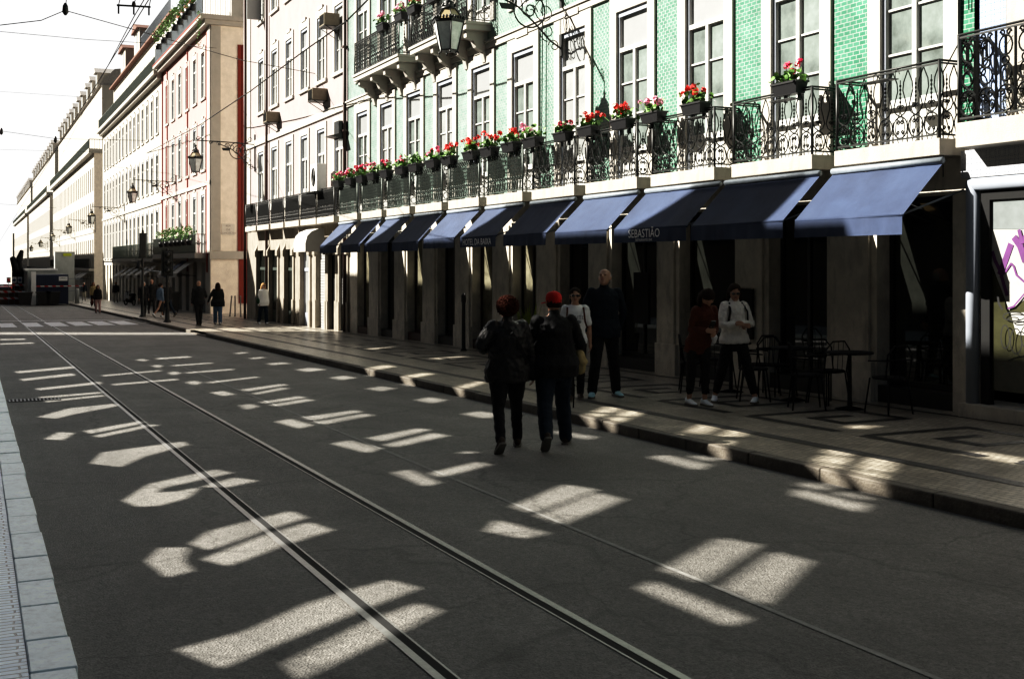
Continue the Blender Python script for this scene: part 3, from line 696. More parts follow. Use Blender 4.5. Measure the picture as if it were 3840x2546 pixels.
for y in GX:
    place(pg, grey, FX, y, SB+SLT); place(pg2, grey, FX, y, 8.36); place(pg2, grey, FX, y, 12.3)
rg = railing_proto('lyre', 2.0, DP, .97, 16, 1.7, M_iron)
for k, y in enumerate(GX):
    ln = 2.0 if k else 1.5
    b = slab(2.0, DP, SLT, M_slab, grey, FX, y if k else y-.1, SB); place(rg, b, 0, 0, SLT)
go = [(yX(x1), yX(x0)) for x0, x1 in ((596, 614), (625, 641), (661, 676), (698, 714), (735, 754), (760, 780), (784, 800))]
ops = [(a-.12, b+.12, -2.0, 2.35 if i < 4 else 2.5) for i, (a, b) in enumerate(go)]
M_arch = mat('weathered arch stone', (.27,.24,.195), .8, var=.2, scale=2.5, bump=.4, dirt=((.10,.085,.065), 3.0, .8))
mb = MB(); wall_open(mb, FX, 37.1, 52.75, -2.0, 3.19, ops, .2); mb.build('ground_floor_wall', M_arch, grey)
q = MB()
for i, (a, b) in enumerate(go):
    g = G((a+b)/2)+.12; c = (a+b)/2; a, b = a-.24, b+.24
    for yy in (a, b):
        q = MB(); q.box(FX-.09, FX, yy-.13, yy+.13, g-.2, g+1.0); q.box(FX-.06, FX, yy-.1, yy+.1, g+1.0, 2.1)
        q.prism([(FX-.13, yy-.16, 2.1), (FX, yy-.16, 2.1), (FX, yy-.16, 2.62), (FX-.03, yy-.16, 2.5), (FX-.13, yy-.16, 2.3)], (0, .32, 0))
        q.build('pilaster', M_arch, grey, bevel=.01)
for i, (a, b) in enumerate(go):
    g = G((a+b)/2)+.12; x = FX+.14; a, b = a-.12, b+.12; q = MB(); top = ops[i][3]
    if i in (4, 6):
        z = g
        while z < top-.02: q.box(x-.035, x, a, b, z, z+.085); z += .1
        o = q.build('shutter', M_shutter, grey)
    elif i == 5:
        q.quad((x, a, g), (x, b, g), (x, b, top), (x, a, top)); q.build('doorway', M_dark, grey)
    else:
        q.box(x-.03, x+.03, a, b, g, g+.5); q.box(x-.03, x+.03, a, a+.09, g+.5, top); q.box(x-.03, x+.03, b-.09, b, g+.5, top); q.box(x-.04, x+.03, a+.09, b-.09, 1.5, 1.62); q.box(x-.03, x+.03, (a+b)/2-.03, (a+b)/2+.03, g+.5, 1.5)
        s = q.build('door', M_irong if i < 3 else M_wingrey, grey); q = MB(); q.quad((x, a+.09, g+.5), (x, b-.09, g+.5), (x, b-.09, top), (x, a+.09, top)); q.build('pane', M_shopglass if i < 3 else M_glass_l, s)
q = MB(); hw = .8; y = yX(757)  # small rounded white awning
rows = [(10.95, 3.02), (10.75, 3.0), (10.5, 2.9), (10.35, 2.75), (10.28, 2.5), (10.28, 2.2)]
q.add([(x, yy, z) for yy in (y-hw, y+hw) for x, z in rows], [(j, 6+j, 7+j, j+1) for j in range(5)], False)
for yy in (y-hw, y+hw): q.poly([(x, yy, z) for x, z in rows] + [(10.95, yy, 2.2)])
a = q.build('awning', M_awnw, grey)
for yy, m_ in ((yX(615.5, FX-.1), M_pipe), (52.7, M_pipe)):
    q = MB(); q.tube([(FX-.1, yy, -.8), (FX-.1, yy, 15)], .06, 8); q.build('downpipe', m_, grey)

sg_ = empty('projecting_sign', (FX, 49.6, 12.3), 0, 'plain pale grey panel projecting from the upper wall beside the thin downpipe', 'sign')
q = MB(); q.box(-.68, -.06, -.03, .03, 0, 1.5); q.build('panel', mat('pale grey sign panel', (.42,.44,.43), .6, var=.05), sg_)
q = MB(); q.box(-.06, 0, -.02, .02, .2, .25); q.box(-.06, 0, -.02, .02, 1.2, 1.25); q.build('bracket', M_iron, sg_)
# --- generic long block
def block(label, y0, y1, zg, nf, wallm, sidem, name='building', pil=None, wrong=2.45, cornice=14.35, firstc=None, near_side=True, rail=True, attic=True):
    b = empty(name, (0, 0, 0), label=label, cat='building')
    n = max(3, int((y1-y0-1.0)/wrong)); ax = [y0+.9+(y1-y0-1.8)*(i+.5)/n for i in range(n)]
    lv = [(zg+3.35, zg+6.55), (zg+7.9, zg+10.4), (zg+11.8, zg+14.2)]
    ops = [(y-.5, y+.5, a, c) for y in ax for a, c in lv]
    mb = MB(); wall_open(mb, FX, y0, y1, zg+3.1, cornice, ops, .2)
    mb.build('rendered_wall', wallm, b)
    mb = MB(); mb.quad((FX, y0, zg-3), (FX+14, y0, zg-3), (FX+14, y0, cornice), (FX, y0, cornice)); mb.quad((FX, y1, zg-3), (FX+14, y1, zg-3), (FX+14, y1, cornice), (FX, y1, cornice))
    mb.quad((FX+.5, y0, zg-2), (FX+.5, y1, zg-2), (FX+.5, y1, cornice), (FX+.5, y0, cornice))
    mb.build('side_wall', sidem, b)
    mb = MB(); mb.box(FX-.6, FX+14, y0-.35, y1+.02, cornice+.25, cornice+.5); mb.box(FX-.35, FX+14, y0-.22, y1, cornice, cornice+.249); mb.box(FX-.08, FX+.02, y0, y1, zg+7.0, zg+7.2)
    mb.build('cornice', M_stone, b)
    return b, ax, lv
def ground_floor(b, y0, y1, zg, ax, m):
    ops = [(y-.6, y+.6, zg-3, zg+2.85) for y in ax]
    mb = MB(); wall_open(mb, FX, y0, y1, zg-3, zg+3.09, ops, .3); mb.build('ground_floor_wall', m, b)
    for y in ax:
        q = MB(); x = FX+.25; g = G(y)+.12
        q.box(x-.02, x+.02, y-.6, y+.6, g, g+.4); q.box(x-.02, x+.02, y-.6, y-.52, g+.4, zg+2.85); q.box(x-.02, x+.02, y+.52, y+.6, g+.4, zg+2.85)
        s = q.build('shop_front', M_iron, b); q = MB(); q.quad((x, y-.52, g+.4), (x, y+.52, g+.4), (x, y+.52, zg+2.85), (x, y-.52, zg+2.85)); q.build('pane', M_shopglass, s)
pf1 = win_proto(1.0, 3.2, .22, .28, transom=2.3, bars=1, solid=.9, glass=M_glass_l, proud=.04, d=.07)
pf2 = win_proto(1.0, 2.5, .22, .28, transom=1.8, bars=1, glass=M_glass_l, proud=.04, d=.07)
pf1d = win_proto(1.0, 3.2, .16, .2, transom=2.3, bars=1, solid=.9, glass=M_glass, tglass=M_glass, proud=.03, d=.09)
pf2d = win_proto(1.0, 2.5, .16, .2, transom=1.8, bars=1, glass=M_glass, tglass=M_glass, proud=.03, d=.09)
RY0, RY1 = 61.6, 79.0
red, rax, rlv = block('five storey red and pale pink building on the far corner of the side street', RY0, RY1, -1.05, 3, M_pink, M_side, 'corner_building')
for y in rax:
    place(pf1, red, FX, y, rlv[0][0]); place(pf2, red, FX, y, rlv[1][0]); place(pf2, red, FX, y, rlv[2][0])
ground_floor(red, RY0, RY1, -1.05, rax, M_stone)
for y in (RY0+.95, RY0+7.2, RY1-2.4, RY1-.3):
    q = MB(); q.box(FX-.06, FX-.002, y-.11, y+.11, -1.9+3.2, 14.3); q.build('red_pilaster', M_red, red)
q = MB(); q.box(FX-.07, FX, RY0, RY0+.75, 2.3, 14.3); q.box(FX-.05, FX, RY0-.05, RY0+.5, -2, 2.2); q.box(FX, FX+.5, RY0-.06, RY0-.002, 2.45, 14.3); q.box(FX-.08, FX+14, RY0-.12, RY0-.003, 2.0, 2.42)
q.build('quoin', M_stone, red)
q = MB(); q.box(FX+1.40, FX+4.6, RY0-.09, RY0-.004, 2.43, 13.4); q.box(FX+1.62, FX+1.74, RY0-.16, RY0-.09, 2.43, 13.4); q.box(FX+1.46, FX+4.6, RY0-.09, RY0-.004, -.35, 1.98); q.build('red_side_panel', M_red, red)
q = MB(); q.box(FX-.03, FX+.01, RY0, RY1, 14.2, 14.32); q.box(FX-.62, FX-.601, RY0-.3, RY1, 14.74, 14.83); q.build('red_band', M_red, red)
# attic storey set back over the terrace
q = MB(); q.box(FX+1.2, FX+12, RY0+.6, RY1, 14.85, 18.0); q.build('attic_wall', M_stone, red)
q = MB(); q.box(FX+.9, FX+12.2, RY0+.4, RY1+.1, 18.0, 18.25); q.build('red_attic_cornice', M_red, red)
q = MB(); q.box(FX+1.6, FX+12, RY0+2, RY1, 18.3, 20.5); q.build('penthouse_wall', M_stone, red)
def simple_rail(name, y0, y1, x, z, h, m, parent, step=.13, r=.012, wrap=0):
    q = MB(); y = y0
    while y <= y1: q.box(x-r, x+r, y-r, y+r, z, z+h); y += step
    q.box(x-.02, x+.02, y0, y1, z+h, z+h+.04); q.box(x-.015, x+.015, y0, y1, z+.06, z+.09)
    if wrap:
        xx = x
        while xx < x+wrap: q.box(xx-r, xx+r, y0-r, y0+r, z, z+h); xx += step
        q.box(x, x+wrap, y0-.02, y0+.02, z+h, z+h+.04)
    return q.build(name, m, parent)
simple_rail('terrace_railing', RY0-.2, RY1, FX-.45, 14.85, 1.05, M_ironl, red, wrap=1.5)
simple_rail('terrace_railing', RY0+2, RY1, FX+1.1, 18.25, 1.0, M_ironl, red)
q = MB(); q.box(FX-.62, FX, RY0+1.3, RY1, 2.05, 2.33); sb = q.build('balcony', M_stone, red)
simple_rail('railing', RY0+1.3, RY1, FX-.58, 2.33, .98, M_irong, sb, .16, wrap=.55)
for k, y in enumerate(rax[1:5]):
    if k == 1: continue
# plaque
q = MB(); q.box(0, .68, -.03, 0, 0, .62); pl = q.build('street_name_sign', mat('marble plaque', (.62,.58,.52), .5), red, (FX+.56, RY0-.004, 3.25))
M_eng = mat('engraved letters', (.16,.14,.12), .7)
for k, tx in enumerate(('RUA', 'DA', 'CONCEIÇÃO')):
    text_obj(tx, .17, 'lettering', M_eng, pl, Matrix.Translation((.34, -.034, .5-.19*k)) @ Matrix.Scale(.8, 4) @ Matrix.Rotation(R(90), 4, 'X'))
# white building, same block
WY1 = 118.0
wht, wax, wlv = block('long off-white building adjoining the red corner building, with mansard dormers', RY1+.02, WY1, -1.2, 3, M_whitewall, M_whitewall, 'white_building', cornice=14.0)
for i, y in enumerate(wax):
    place(pf1d if i < 8 else pf1, wht, FX, y, wlv[0][0]); place(pf2d if i < 6 else pf2, wht, FX, y, wlv[1][0]); place(pf2, wht, FX, y, wlv[2][0])
ground_floor(wht, RY1, WY1, -1.3, wax, M_pier)
q = MB(); q.box(FX-.6, FX, RY1, WY1-14, 1.85, 2.1); sb = q.build('balcony', M_stone, wht)
simple_rail('railing', RY1, WY1-14, FX-.56, 2.1, 1.0, M_irong, sb, .24)
simple_rail('terrace_railing', RY1, WY1, FX-.4, 14.5, 1.0, M_irong, wht, .16)
def dormer(parent, y, x, z, wd=1.7, hh=1.9, dp=2.5):
    q = MB(); q.box(x, x+dp, y-wd/2, y+wd/2, z, z+hh); d = q.build('dormer', M_whitewall, parent)
    q = MB(); q.prism([(x-.25, y-wd/2-.25, z+hh), (x-.25, y+wd/2+.25, z+hh), (x-.25, y, z+hh+.6)], (dp+.3, 0, 0)); q.build('dormer_roof', M_slate if parent is not wht else M_roof, d)
    q = MB(); q.box(x-.02, x, y-.45, y+.45, z+.25, z+hh-.15); q.build('window', M_glass, d)
def mansard(parent, y0, y1, z, h=2.6, x=FX+.9):
    q = MB(); q.prism([(x, y0, z), (x+1.6, y0, z+h), (x+7, y0, z+h+.8), (x+10, y0, z)], (0, y1-y0, 0)); q.build('roof', M_slate, parent)
q = MB(); q.box(FX+1.0, FX+11, RY1+.1, WY1, 14.5, 18.6); q.build('attic_wall', M_whitewall, wht)
q = MB(); q.box(FX+.6, FX+11, RY1+.1, WY1, 18.6, 18.75); q.build('attic_eave', M_roof, wht)
for y in (97, 106.5): dormer(wht, y, FX+.6, 18.76, 3.4, 1.7)
simple_rail('terrace_railing', RY1+1, 97, FX+.7, 18.75, .9, M_ironl, wht, .2)
pa_ = win_proto(1.1, 2.0, .12, .12, bars=1, glass=M_glass, proud=.03, d=.05)
for i, y in enumerate(wax): place(pa_, wht, FX+1.0, y, 15.3)
# farther blocks
def far_block(label, y0, y1, zg, wm, cornice, top=20.0, nbal=2):
    b = empty('building', (0, 0, 0), label=label, cat='building')
    n = min(33, int((y1-y0)/2.6)); ax = [y0+(y1-y0)*(i+.5)/n for i in range(n)]
    lv = [(zg+3.3, zg+6.3), (zg+7.6, zg+10.2), (zg+11.4, zg+13.9)]
    mb = MB(); wall_open(mb, FX, y0, y1, zg-3, cornice, [(y-.55, y+.55, a, c) for y in ax for a, c in lv] + [(y-.7, y+.7, zg-1, zg+2.6) for y in ax], .3); mb.build('wall', wm, b)
    mb = MB(); mb.quad((FX, y0, zg-3), (FX+14, y0, zg-3), (FX+14, y0, cornice), (FX, y0, cornice)); mb.build('side_wall', M_side, b)
    q = MB(); q.box(FX-.55, FX+14, y0-.3, y1, cornice, cornice+.45); q.box(FX-.5, FX, y0, y1, zg+3.0, zg+3.25); q.box(FX-.06, FX, y0, y1, zg+7.0, zg+7.2); q.build('cornice', M_stone, b)
    for a, c in lv:
        for y in ax:
            pass
    fr = MB(); fr.box(.1, .14, -.55, .55, 0, .08); fr.box(.1, .14, -.05, .05, 0.08, 2.5); fr.box(.1, .14, -.55, -.47, .08, 2.5); fr.box(.1, .14, .47, .55, .08, 2.5)
    pr = fr.build('window', M_win); g = MB(); g.quad((.15, -.55, 0), (.15, .55, 0), (.15, .55, 3.0), (.15, -.55, 3.0)); g.build('pane', M_blind_haze, pr)  # pale panes stand in for haze over the distant windows
    for y in ax:
        for a, c in lv: place(pr, b, FX, y, a)
    q = MB(); q.quad((FX+.29, y0, zg-3), (FX+.29, y1, zg-3), (FX+.29, y1, zg+2.6), (FX+.29, y0, zg+2.6)); q.build('shop_front', M_shopglass, b)
    simple_rail('railing', y0, y1, FX-.45, cornice+.45, 1.0, M_irong, b, .25, .02, wrap=3)
    simple_rail('railing', y0, y1, FX-.45, zg+3.25, 1.0, M_iron, b, .25, .02)
    q = MB(); q.box(FX+.8, FX+11, y0+.2, y1, cornice+.45, top-2.2); q.build('attic_wall', wm, b)
    mansard(b, y0+.5, y1, top-2.2, 1.8, FX+.5)
    y = y0+4
    while y < y1-2: dormer(b, y, FX+.6, top-2.1, 1.6, 1.6); y += random.uniform(5, 8)
    return b
b4 = far_block('pale building with dark balcony ironwork beyond the second side street', 127, 196, -2.1, M_whitewall, 13.2, 22.6)
b5 = far_block('pale grey distant building halfway down the street', 205, 285, -3.4, M_stone, 13.0, 22.4)
b6 = far_block('hazy white building near the end of the street', 296, 390, -5, M_whitewall, 13.0, 22.0)
q = MB(); q.box(FX-.3, FX+14, 400, 428, -8, 11); q.box(FX+2, FX+12, 400, 420, 11, 16); b7 = q.build('building', M_whitewall); tag(b7, 'last pale building at the hazy far end of the street', 'building')

# --- neighbouring shop building at the right edge
shop = empty('shop_building', (0, 0, 0), label='narrow building at the right edge with patterned tiles and an ornate iron balcony', cat='building')
M_azw = azulejo('white patterned tiles', (.42,.43,.45), (.17,.19,.24), .14); M_azb = azulejo('blue patterned tiles', (.40,.47,.60), (.07,.15,.38), .14)
q = MB(); q.quad((FX-.25, 4, 2.88), (FX-.25, 10.5, 2.88), (FX-.25, 10.5, 3.22), (FX-.25, 4, 3.22)); q.quad((FX-.25, 10.5, 2.88), (FX, 10.5, 2.88), (FX, 10.5, 3.22), (FX-.25, 10.5, 3.22)); q.build('patterned_frieze', M_azw, shop)
q = MB(); q.quad((FX-.015, 10.02, 3.25), (FX-.015, 10.42, 3.25), (FX-.015, 10.42, 10), (FX-.015, 10.02, 10)); q.build('blue_tile_strip', M_azb, shop)
q = MB(); q.box(FX-.012, FX+.3, 3, 10.02, 3.25, 10); q.build('upper_wall', M_slab, shop)
q = MB(); q.quad((FX+1.2, 3, -.3), (FX+1.2, 10.5, -.3), (FX+1.2, 10.5, 3.2), (FX+1.2, 3, 3.2)); q.build('lower_wall', M_pier, shop)
PX = FX-.14
q = MB(); q.quad((PX, 4, .3), (PX, 10.12, .3), (PX, 10.12, 2.66), (PX, 4, 2.66)); q.build('shop_window', mat('shaded papered glass', (.045,.045,.022), .25, var=.4, scale=1.5), shop)  # dark olive paints the papered pane as it looks in shade
fr = MB(); fr.tube([(FX-.2, 10.36, .1), (FX-.2, 10.36, 2.79)], .08, 14); fr.tube([(FX-.2, 10.4, 2.80), (FX-.2, 4, 2.80)], .08, 12); fr.build('shop_frame', M_steelg, shop)
fr = MB(); fr.box(FX-.02, FX+.2, 10.42, 10.5, -.2, 3.22); fr.build('side_pier', M_pier, shop)
fr = MB(); fr.box(FX-.34, FX+.3, 4, 10.45, -.2, .12); fr.build('plinth', M_pier, shop)
fr = MB(); fr.box(PX-.04, PX+.04, 10.12, 10.26, .12, 2.74); fr.box(PX-.04, PX+.04, 4, 10.12, 2.60, 2.74); fr.build('window_frame', M_dark, shop)
def PG(xz, yz, e=0.0):
    X_ = PX-.004-e; xd = (3440+.663*xz)/1.6237; yd = (600+.663*yz)/1.6237; Y_ = yX(xd, X_)
    return (X_, Y_, 1.85+(605-yd)/F*(X_*ST+Y_*CT))
q = MB(); q.poly([PG(375, 232), PG(375, 392), PG(640, 392), PG(640, 205)]); q.build('grey_film', mat('grey window film', (.16,.18,.18), .4), shop)
q = MB(); q.poly([PG(382, 394), PG(382, 485), PG(520, 850), PG(650, 760), PG(650, 394)]); q.poly([PG(528, 866), PG(560, 985), PG(650, 1000), PG(650, 860)]); q.build('sunlit_paper', mat('sunlit paper behind glass', (.36,.36,.34), .7, var=.12, scale=5), shop)  # pale shapes paint the sunlit parts of the paper
M_gp = mat('purple spray paint', (.10,.018,.12), .6, var=.3, scale=6); M_gb = mat('black spray paint', (.008,.008,.008), .5)
def stroke(q, pts, wd):
    P = [Vector(p) for p in pts]
    for i in range(len(P)-1):
        d = (P[i+1]-P[i]); d.normalize(); n = Vector((0, -d.z, d.y))*wd/2; e = d*wd*.15; o_ = Vector((-.0004*i, 0, 0))
        q.quad(P[i]-n-e+o_, P[i]+n-e+o_, P[i+1]+n+e+o_, P[i+1]-n+e+o_)
gq = MB()
for j, (pts, wd) in enumerate([([(425,520),(440,570),(468,625),(488,700),(508,765)], .05), ([(468,645),(500,560),(528,480)], .085), ([(468,665),(500,630),(530,585),(545,602),(560,650),(610,695)], .026), ([(548,440),(580,485),(608,570)], .085), ([(575,398),(592,470)], .05), ([(620,740),(545,828),(512,840)], .022), ([(615,430),(650,600)], .1)]):
    stroke(gq, [PG(a, b, .003+.003*j) for a, b in pts], wd)
gq.build('purple_graffiti', M_gp, shop)
gq = MB()
for j, (cx_, cy_, rx_, ry_) in enumerate(((548,885,62,24), (498,1000,24,66), (560,1025,32,72), (615,1000,28,60), (545,900,30,10))):
    gq = MB(); stroke(gq, [PG(cx_+rx_*math.cos(t*math.pi/9), cy_+ry_*math.sin(t*math.pi/9), .026+.008*j) for t in range(19)], .014); gq.build('black_graffiti', M_gb, shop)
gq = MB()
stroke(gq, [PG(515,1135,.07), PG(560,1118,.07), PG(640,1105,.07)], .018); gq.build('black_graffiti', M_gb, shop)
gq = MB(); stroke(gq, [PG(455,770,.07), PG(460,810,.07), PG(480,845,.07)], .03)
gq.build('black_graffiti', M_gb, shop)
b = slab(2.5, .52, .30, M_slab, shop, FX, 9.02, 3.225)
q = railing_proto('heart', 2.5, .52, 1.06, 9, 1.8, M_iron); q.parent = b; q.location = (0, 0, .30)

# ------------------------------------------------------------------ planters with geraniums
def planter(x, y, z, kind, label, cat='planter', rz=0, s=1.0, group=None, leafy=60, seed=0):
    rnd = random.Random(seed)
    o = empty('flower_planter' if kind else 'leafy_planter', (x, y, z), rz, label, cat, group); o.scale = (s, s, s)
    q = MB(); q.prism([(-.075, -.22, 0), (.075, -.22, 0), (.095, -.25, .15), (-.095, -.25, .15)], (0, .0, 0)) if 0 else None
    q.add([(-.07,-.21,0),(.07,-.21,0),(.07,.21,0),(-.07,.21,0),(-.095,-.25,.15),(.095,-.25,.15),(.095,.25,.15),(-.095,.25,.15)], [(0,3,2,1),(4,5,6,7),(0,1,5,4),(1,2,6,5),(2,3,7,6),(3,0,4,7)])
    q.box(-.105, .105, -.26, .26, .135, .16); q.box(.03, .07, -.15, -.12, -.08, .15); q.box(.03, .07, .12, .15, -.08, .15)
    q.build('box', M_planter, o)
    q = MB()
    for i in range(leafy):
        c = Vector((rnd.gauss(0, .065), rnd.gauss(0, .12), .17+abs(rnd.gauss(.05, .06)))); r = rnd.uniform(.028, .05)
        nrm = Vector((rnd.gauss(-.3, .6), rnd.gauss(0, .6), rnd.gauss(.6, .5))).normalized(); a = nrm.orthogonal().normalized(); bb = nrm.cross(a)
        q.add([tuple(c+nrm*.004)]+[tuple(c+a*r*math.cos(t*math.pi/3)+bb*r*math.sin(t*math.pi/3)) for t in range(6)], [(0, k+1, (k+1) % 6+1) for k in range(6)])
    q.build('foliage', M_leaf, o)
    if kind:
        sm = MB()
        for i in range(rnd.randint(5, 8)):
            q = MB()
            c = Vector((rnd.gauss(-.02, .06), rnd.gauss(0, .15), rnd.uniform(.26, .40))); R_ = rnd.uniform(.038, .06)
            sm.tube([(c.x*.5, c.y*.6, .15), tuple(c)], .004, 3)
            for k in range(16):
                d = Vector((rnd.gauss(0, 1), rnd.gauss(0, 1), rnd.gauss(.3, .8))).normalized(); p = c+d*R_*rnd.uniform(.6, 1); a = d.orthogonal().normalized(); bb = d.cross(a); r = R_*.42
                q.add([tuple(p+a*r*math.cos(t*2*math.pi/5+k)+bb*r*math.sin(t*2*math.pi/5+k)) for t in range(5)], [(0, 1, 2, 3, 4)])
            q.build('flower_head', kind, o)
        sm.build('stems', M_leaf, o)
    return o
pots = [(782,'p'),(810,'p'),(836,'c'),(862,'p'),(892,'c'),(928,'c'),(960,None),(1000,'p'),(1037,'r'),(1088,'r'),(1130,'r'),(1180,'r'),(1230,'l'),(1300,'c'),(1358,'r'),(1437,'r'),(1508,'l'),(1605,'r'),(1822,'c')]
FM = {'p': M_fpink, 'c': M_fcrim, 'r': M_fred, 'l': M_fpale, None: None}
FN = {'p': 'pink', 'c': 'crimson', 'r': 'scarlet', 'l': 'pale pink', None: ''}
for i, (px, k) in enumerate(pots):
    n = len(pots)-i
    ordn = {1:'first',2:'second',3:'third',4:'fourth',5:'fifth',6:'sixth',7:'seventh',8:'eighth',9:'ninth',10:'tenth',11:'eleventh',12:'twelfth',13:'thirteenth',14:'fourteenth',15:'fifteenth',16:'sixteenth',17:'seventeenth',18:'eighteenth',19:'nineteenth'}[n]
    lab = ('black rail planter of %s geraniums, %s from the right on the lower balconies' % (FN[k], ordn)) if k else 'black rail planter of green leaves without blooms, %s from the right on the lower balconies' % ordn
    y = yX(px, 10.76); planter(10.77, y, 4.28, FM[k], lab, group='planters hung on the lower balcony rails', s=1.15 if i > 12 else 1.3, seed=i+5, leafy=70)
for i, (px, k) in enumerate(((883,'l'),(925,'l'),(955,'p'),(1000,'p'))):
    planter(10.62, yX(px, 10.6), 8.46, FM[k], ('pale pink geranium planter at the far end of the upper balcony', 'pale pink geranium planter hung before the dark upper doorway', 'pink geranium planter where the two upper balconies meet', 'pink geranium planter above the big lantern')[i], group='planters on the upper balcony rails', s=1.25, seed=i+40)
# empty planter holders
for i, y in enumerate((AX[2]-.55, AX[1]-.45, AX[0]+.0)):
    q = MB(); q.box(-.18, .0, -.26, .26, 0, .012)
    for s in (-.2, .2): q.tube([(.0, s, 0), (-.0, s, .12), (.05, s, .14), (.07, s, .08)], .006, 4)
    q.tube([(-.18, -.26, .06), (-.18, .26, .06)], .006, 4)
    h = q.build('planter_holder', M_iron, None, (10.80, y, 4.2)); tag(h, 'empty black planter bracket hooked on the balcony rail %s' % ('left of the crimson geraniums', 'just right of the crimson geraniums', 'of the nearest hotel balcony')[i], 'planter bracket', 'empty planter brackets')

# terrace plants on the red building
def bush(x, y, z, s, label, group, m=None, seed=0, n=90, name='potted_shrub'):
    rnd = random.Random(seed); o = empty(name, (x, y, z), 0, label, 'plant', group)
    q = MB(); q.lathe([(.14*s, 0), (.2*s, .3*s)], n=8); q.build('pot', M_planter, o)
    q = MB()
    for i in range(n):
        d = Vector((rnd.gauss(0, 1), rnd.gauss(0, 1), rnd.gauss(.2, 1))).normalized()*rnd.uniform(.4, 1)
        c = Vector((d.x*.42*s, d.y*.42*s, .72*s+d.z*.42*s)); r = rnd.uniform(.06, .11)*s
        nrm = Vector((rnd.gauss(0, 1), rnd.gauss(0, 1), rnd.gauss(.5, 1))).normalized(); a = nrm.orthogonal().normalized(); bb = nrm.cross(a)
        q.add([tuple(c-a*r), tuple(c+bb*r*.45), tuple(c+a*r), tuple(c-bb*r*.45)], [(0, 1, 2, 3)])
    q.build('foliage', m or M_leaf, o); return o
for i, y in enumerate((RY0+1.2+.9, RY0+3.4, RY0+4.6, RY0+6.2, RY0+8.0, RY0+10.5, RY0+12.3, RY0+14.6)):
    bush(FX-.62, y, 15.45, 1.15, 'potted shrub on the rooftop terrace rail, %s counting from the corner' % ['first','second','third','fourth','fifth','sixth','seventh','eighth'][i], 'shrubs along the roof terrace rail', seed=60+i)
for i, y in enumerate((RY0+2.3, RY0+4.1, RY0+5.6, RY0+7.0, RY0+8.6, RY0+10.4, RY0+12.6)):
    bush(FX-.72, y, 2.75, 1.0, 'green shrub on the first floor balcony of the red building, %s from the corner' % ['first','second','third','fourth','fifth','sixth','seventh'][i], 'shrubs along the first floor balcony', seed=80+i)
q = MB(); rnd = random.Random(4)
for i in range(120):
    z = -rnd.random()*1.9; c = Vector((rnd.gauss(0, .07), rnd.gauss(0, .07), z)); r = .06
    a = Vector((rnd.gauss(0, 1), rnd.gauss(0, 1), rnd.gauss(0, 1))).normalized(); bb = a.orthogonal().normalized()
    q.add([tuple(c-a*r), tuple(c+bb*r*.5), tuple(c+a*r), tuple(c-bb*r*.5)], [(0, 1, 2, 3)])
tag(q.build('trailing_ivy', M_leaf, None, (FX-.66, RY0-.3, 15.0)), 'green trailing ivy hanging off the roof terrace corner', 'plant')
# balcony climber on the right edge
q = MB(); rnd = random.Random(9)
for i in range(46):
    y0 = rnd.uniform(8.2, 9.6); pts = [(10.9+rnd.uniform(-.05, .2), y0, 3.45+rnd.random()*.2)]
    for k in range(5): pts.append((pts[-1][0]+rnd.gauss(-.01, .05), pts[-1][1]+rnd.gauss(.04, .08), pts[-1][2]+rnd.gauss(.05, .12)))
    q.tube(pts, .006, 3)
for i in range(160):
    c = Vector((10.9+rnd.gauss(.05, .1), rnd.uniform(8.2, 9.9), 3.5+abs(rnd.gauss(.1, .25)))); a = Vector((rnd.gauss(0, 1), rnd.gauss(0, 1), rnd.gauss(0, 1))).normalized()*.05; bb = a.orthogonal().normalized()*.012
    q.add([tuple(c-a), tuple(c+bb), tuple(c+a), tuple(c-bb)], [(0, 1, 2, 3)])
tag(q.build('dry_climber', mat('dark dry foliage', (.035,.04,.025), .7), None), 'tangled dark climbing plant inside the ornate balcony at the right edge', 'plant')

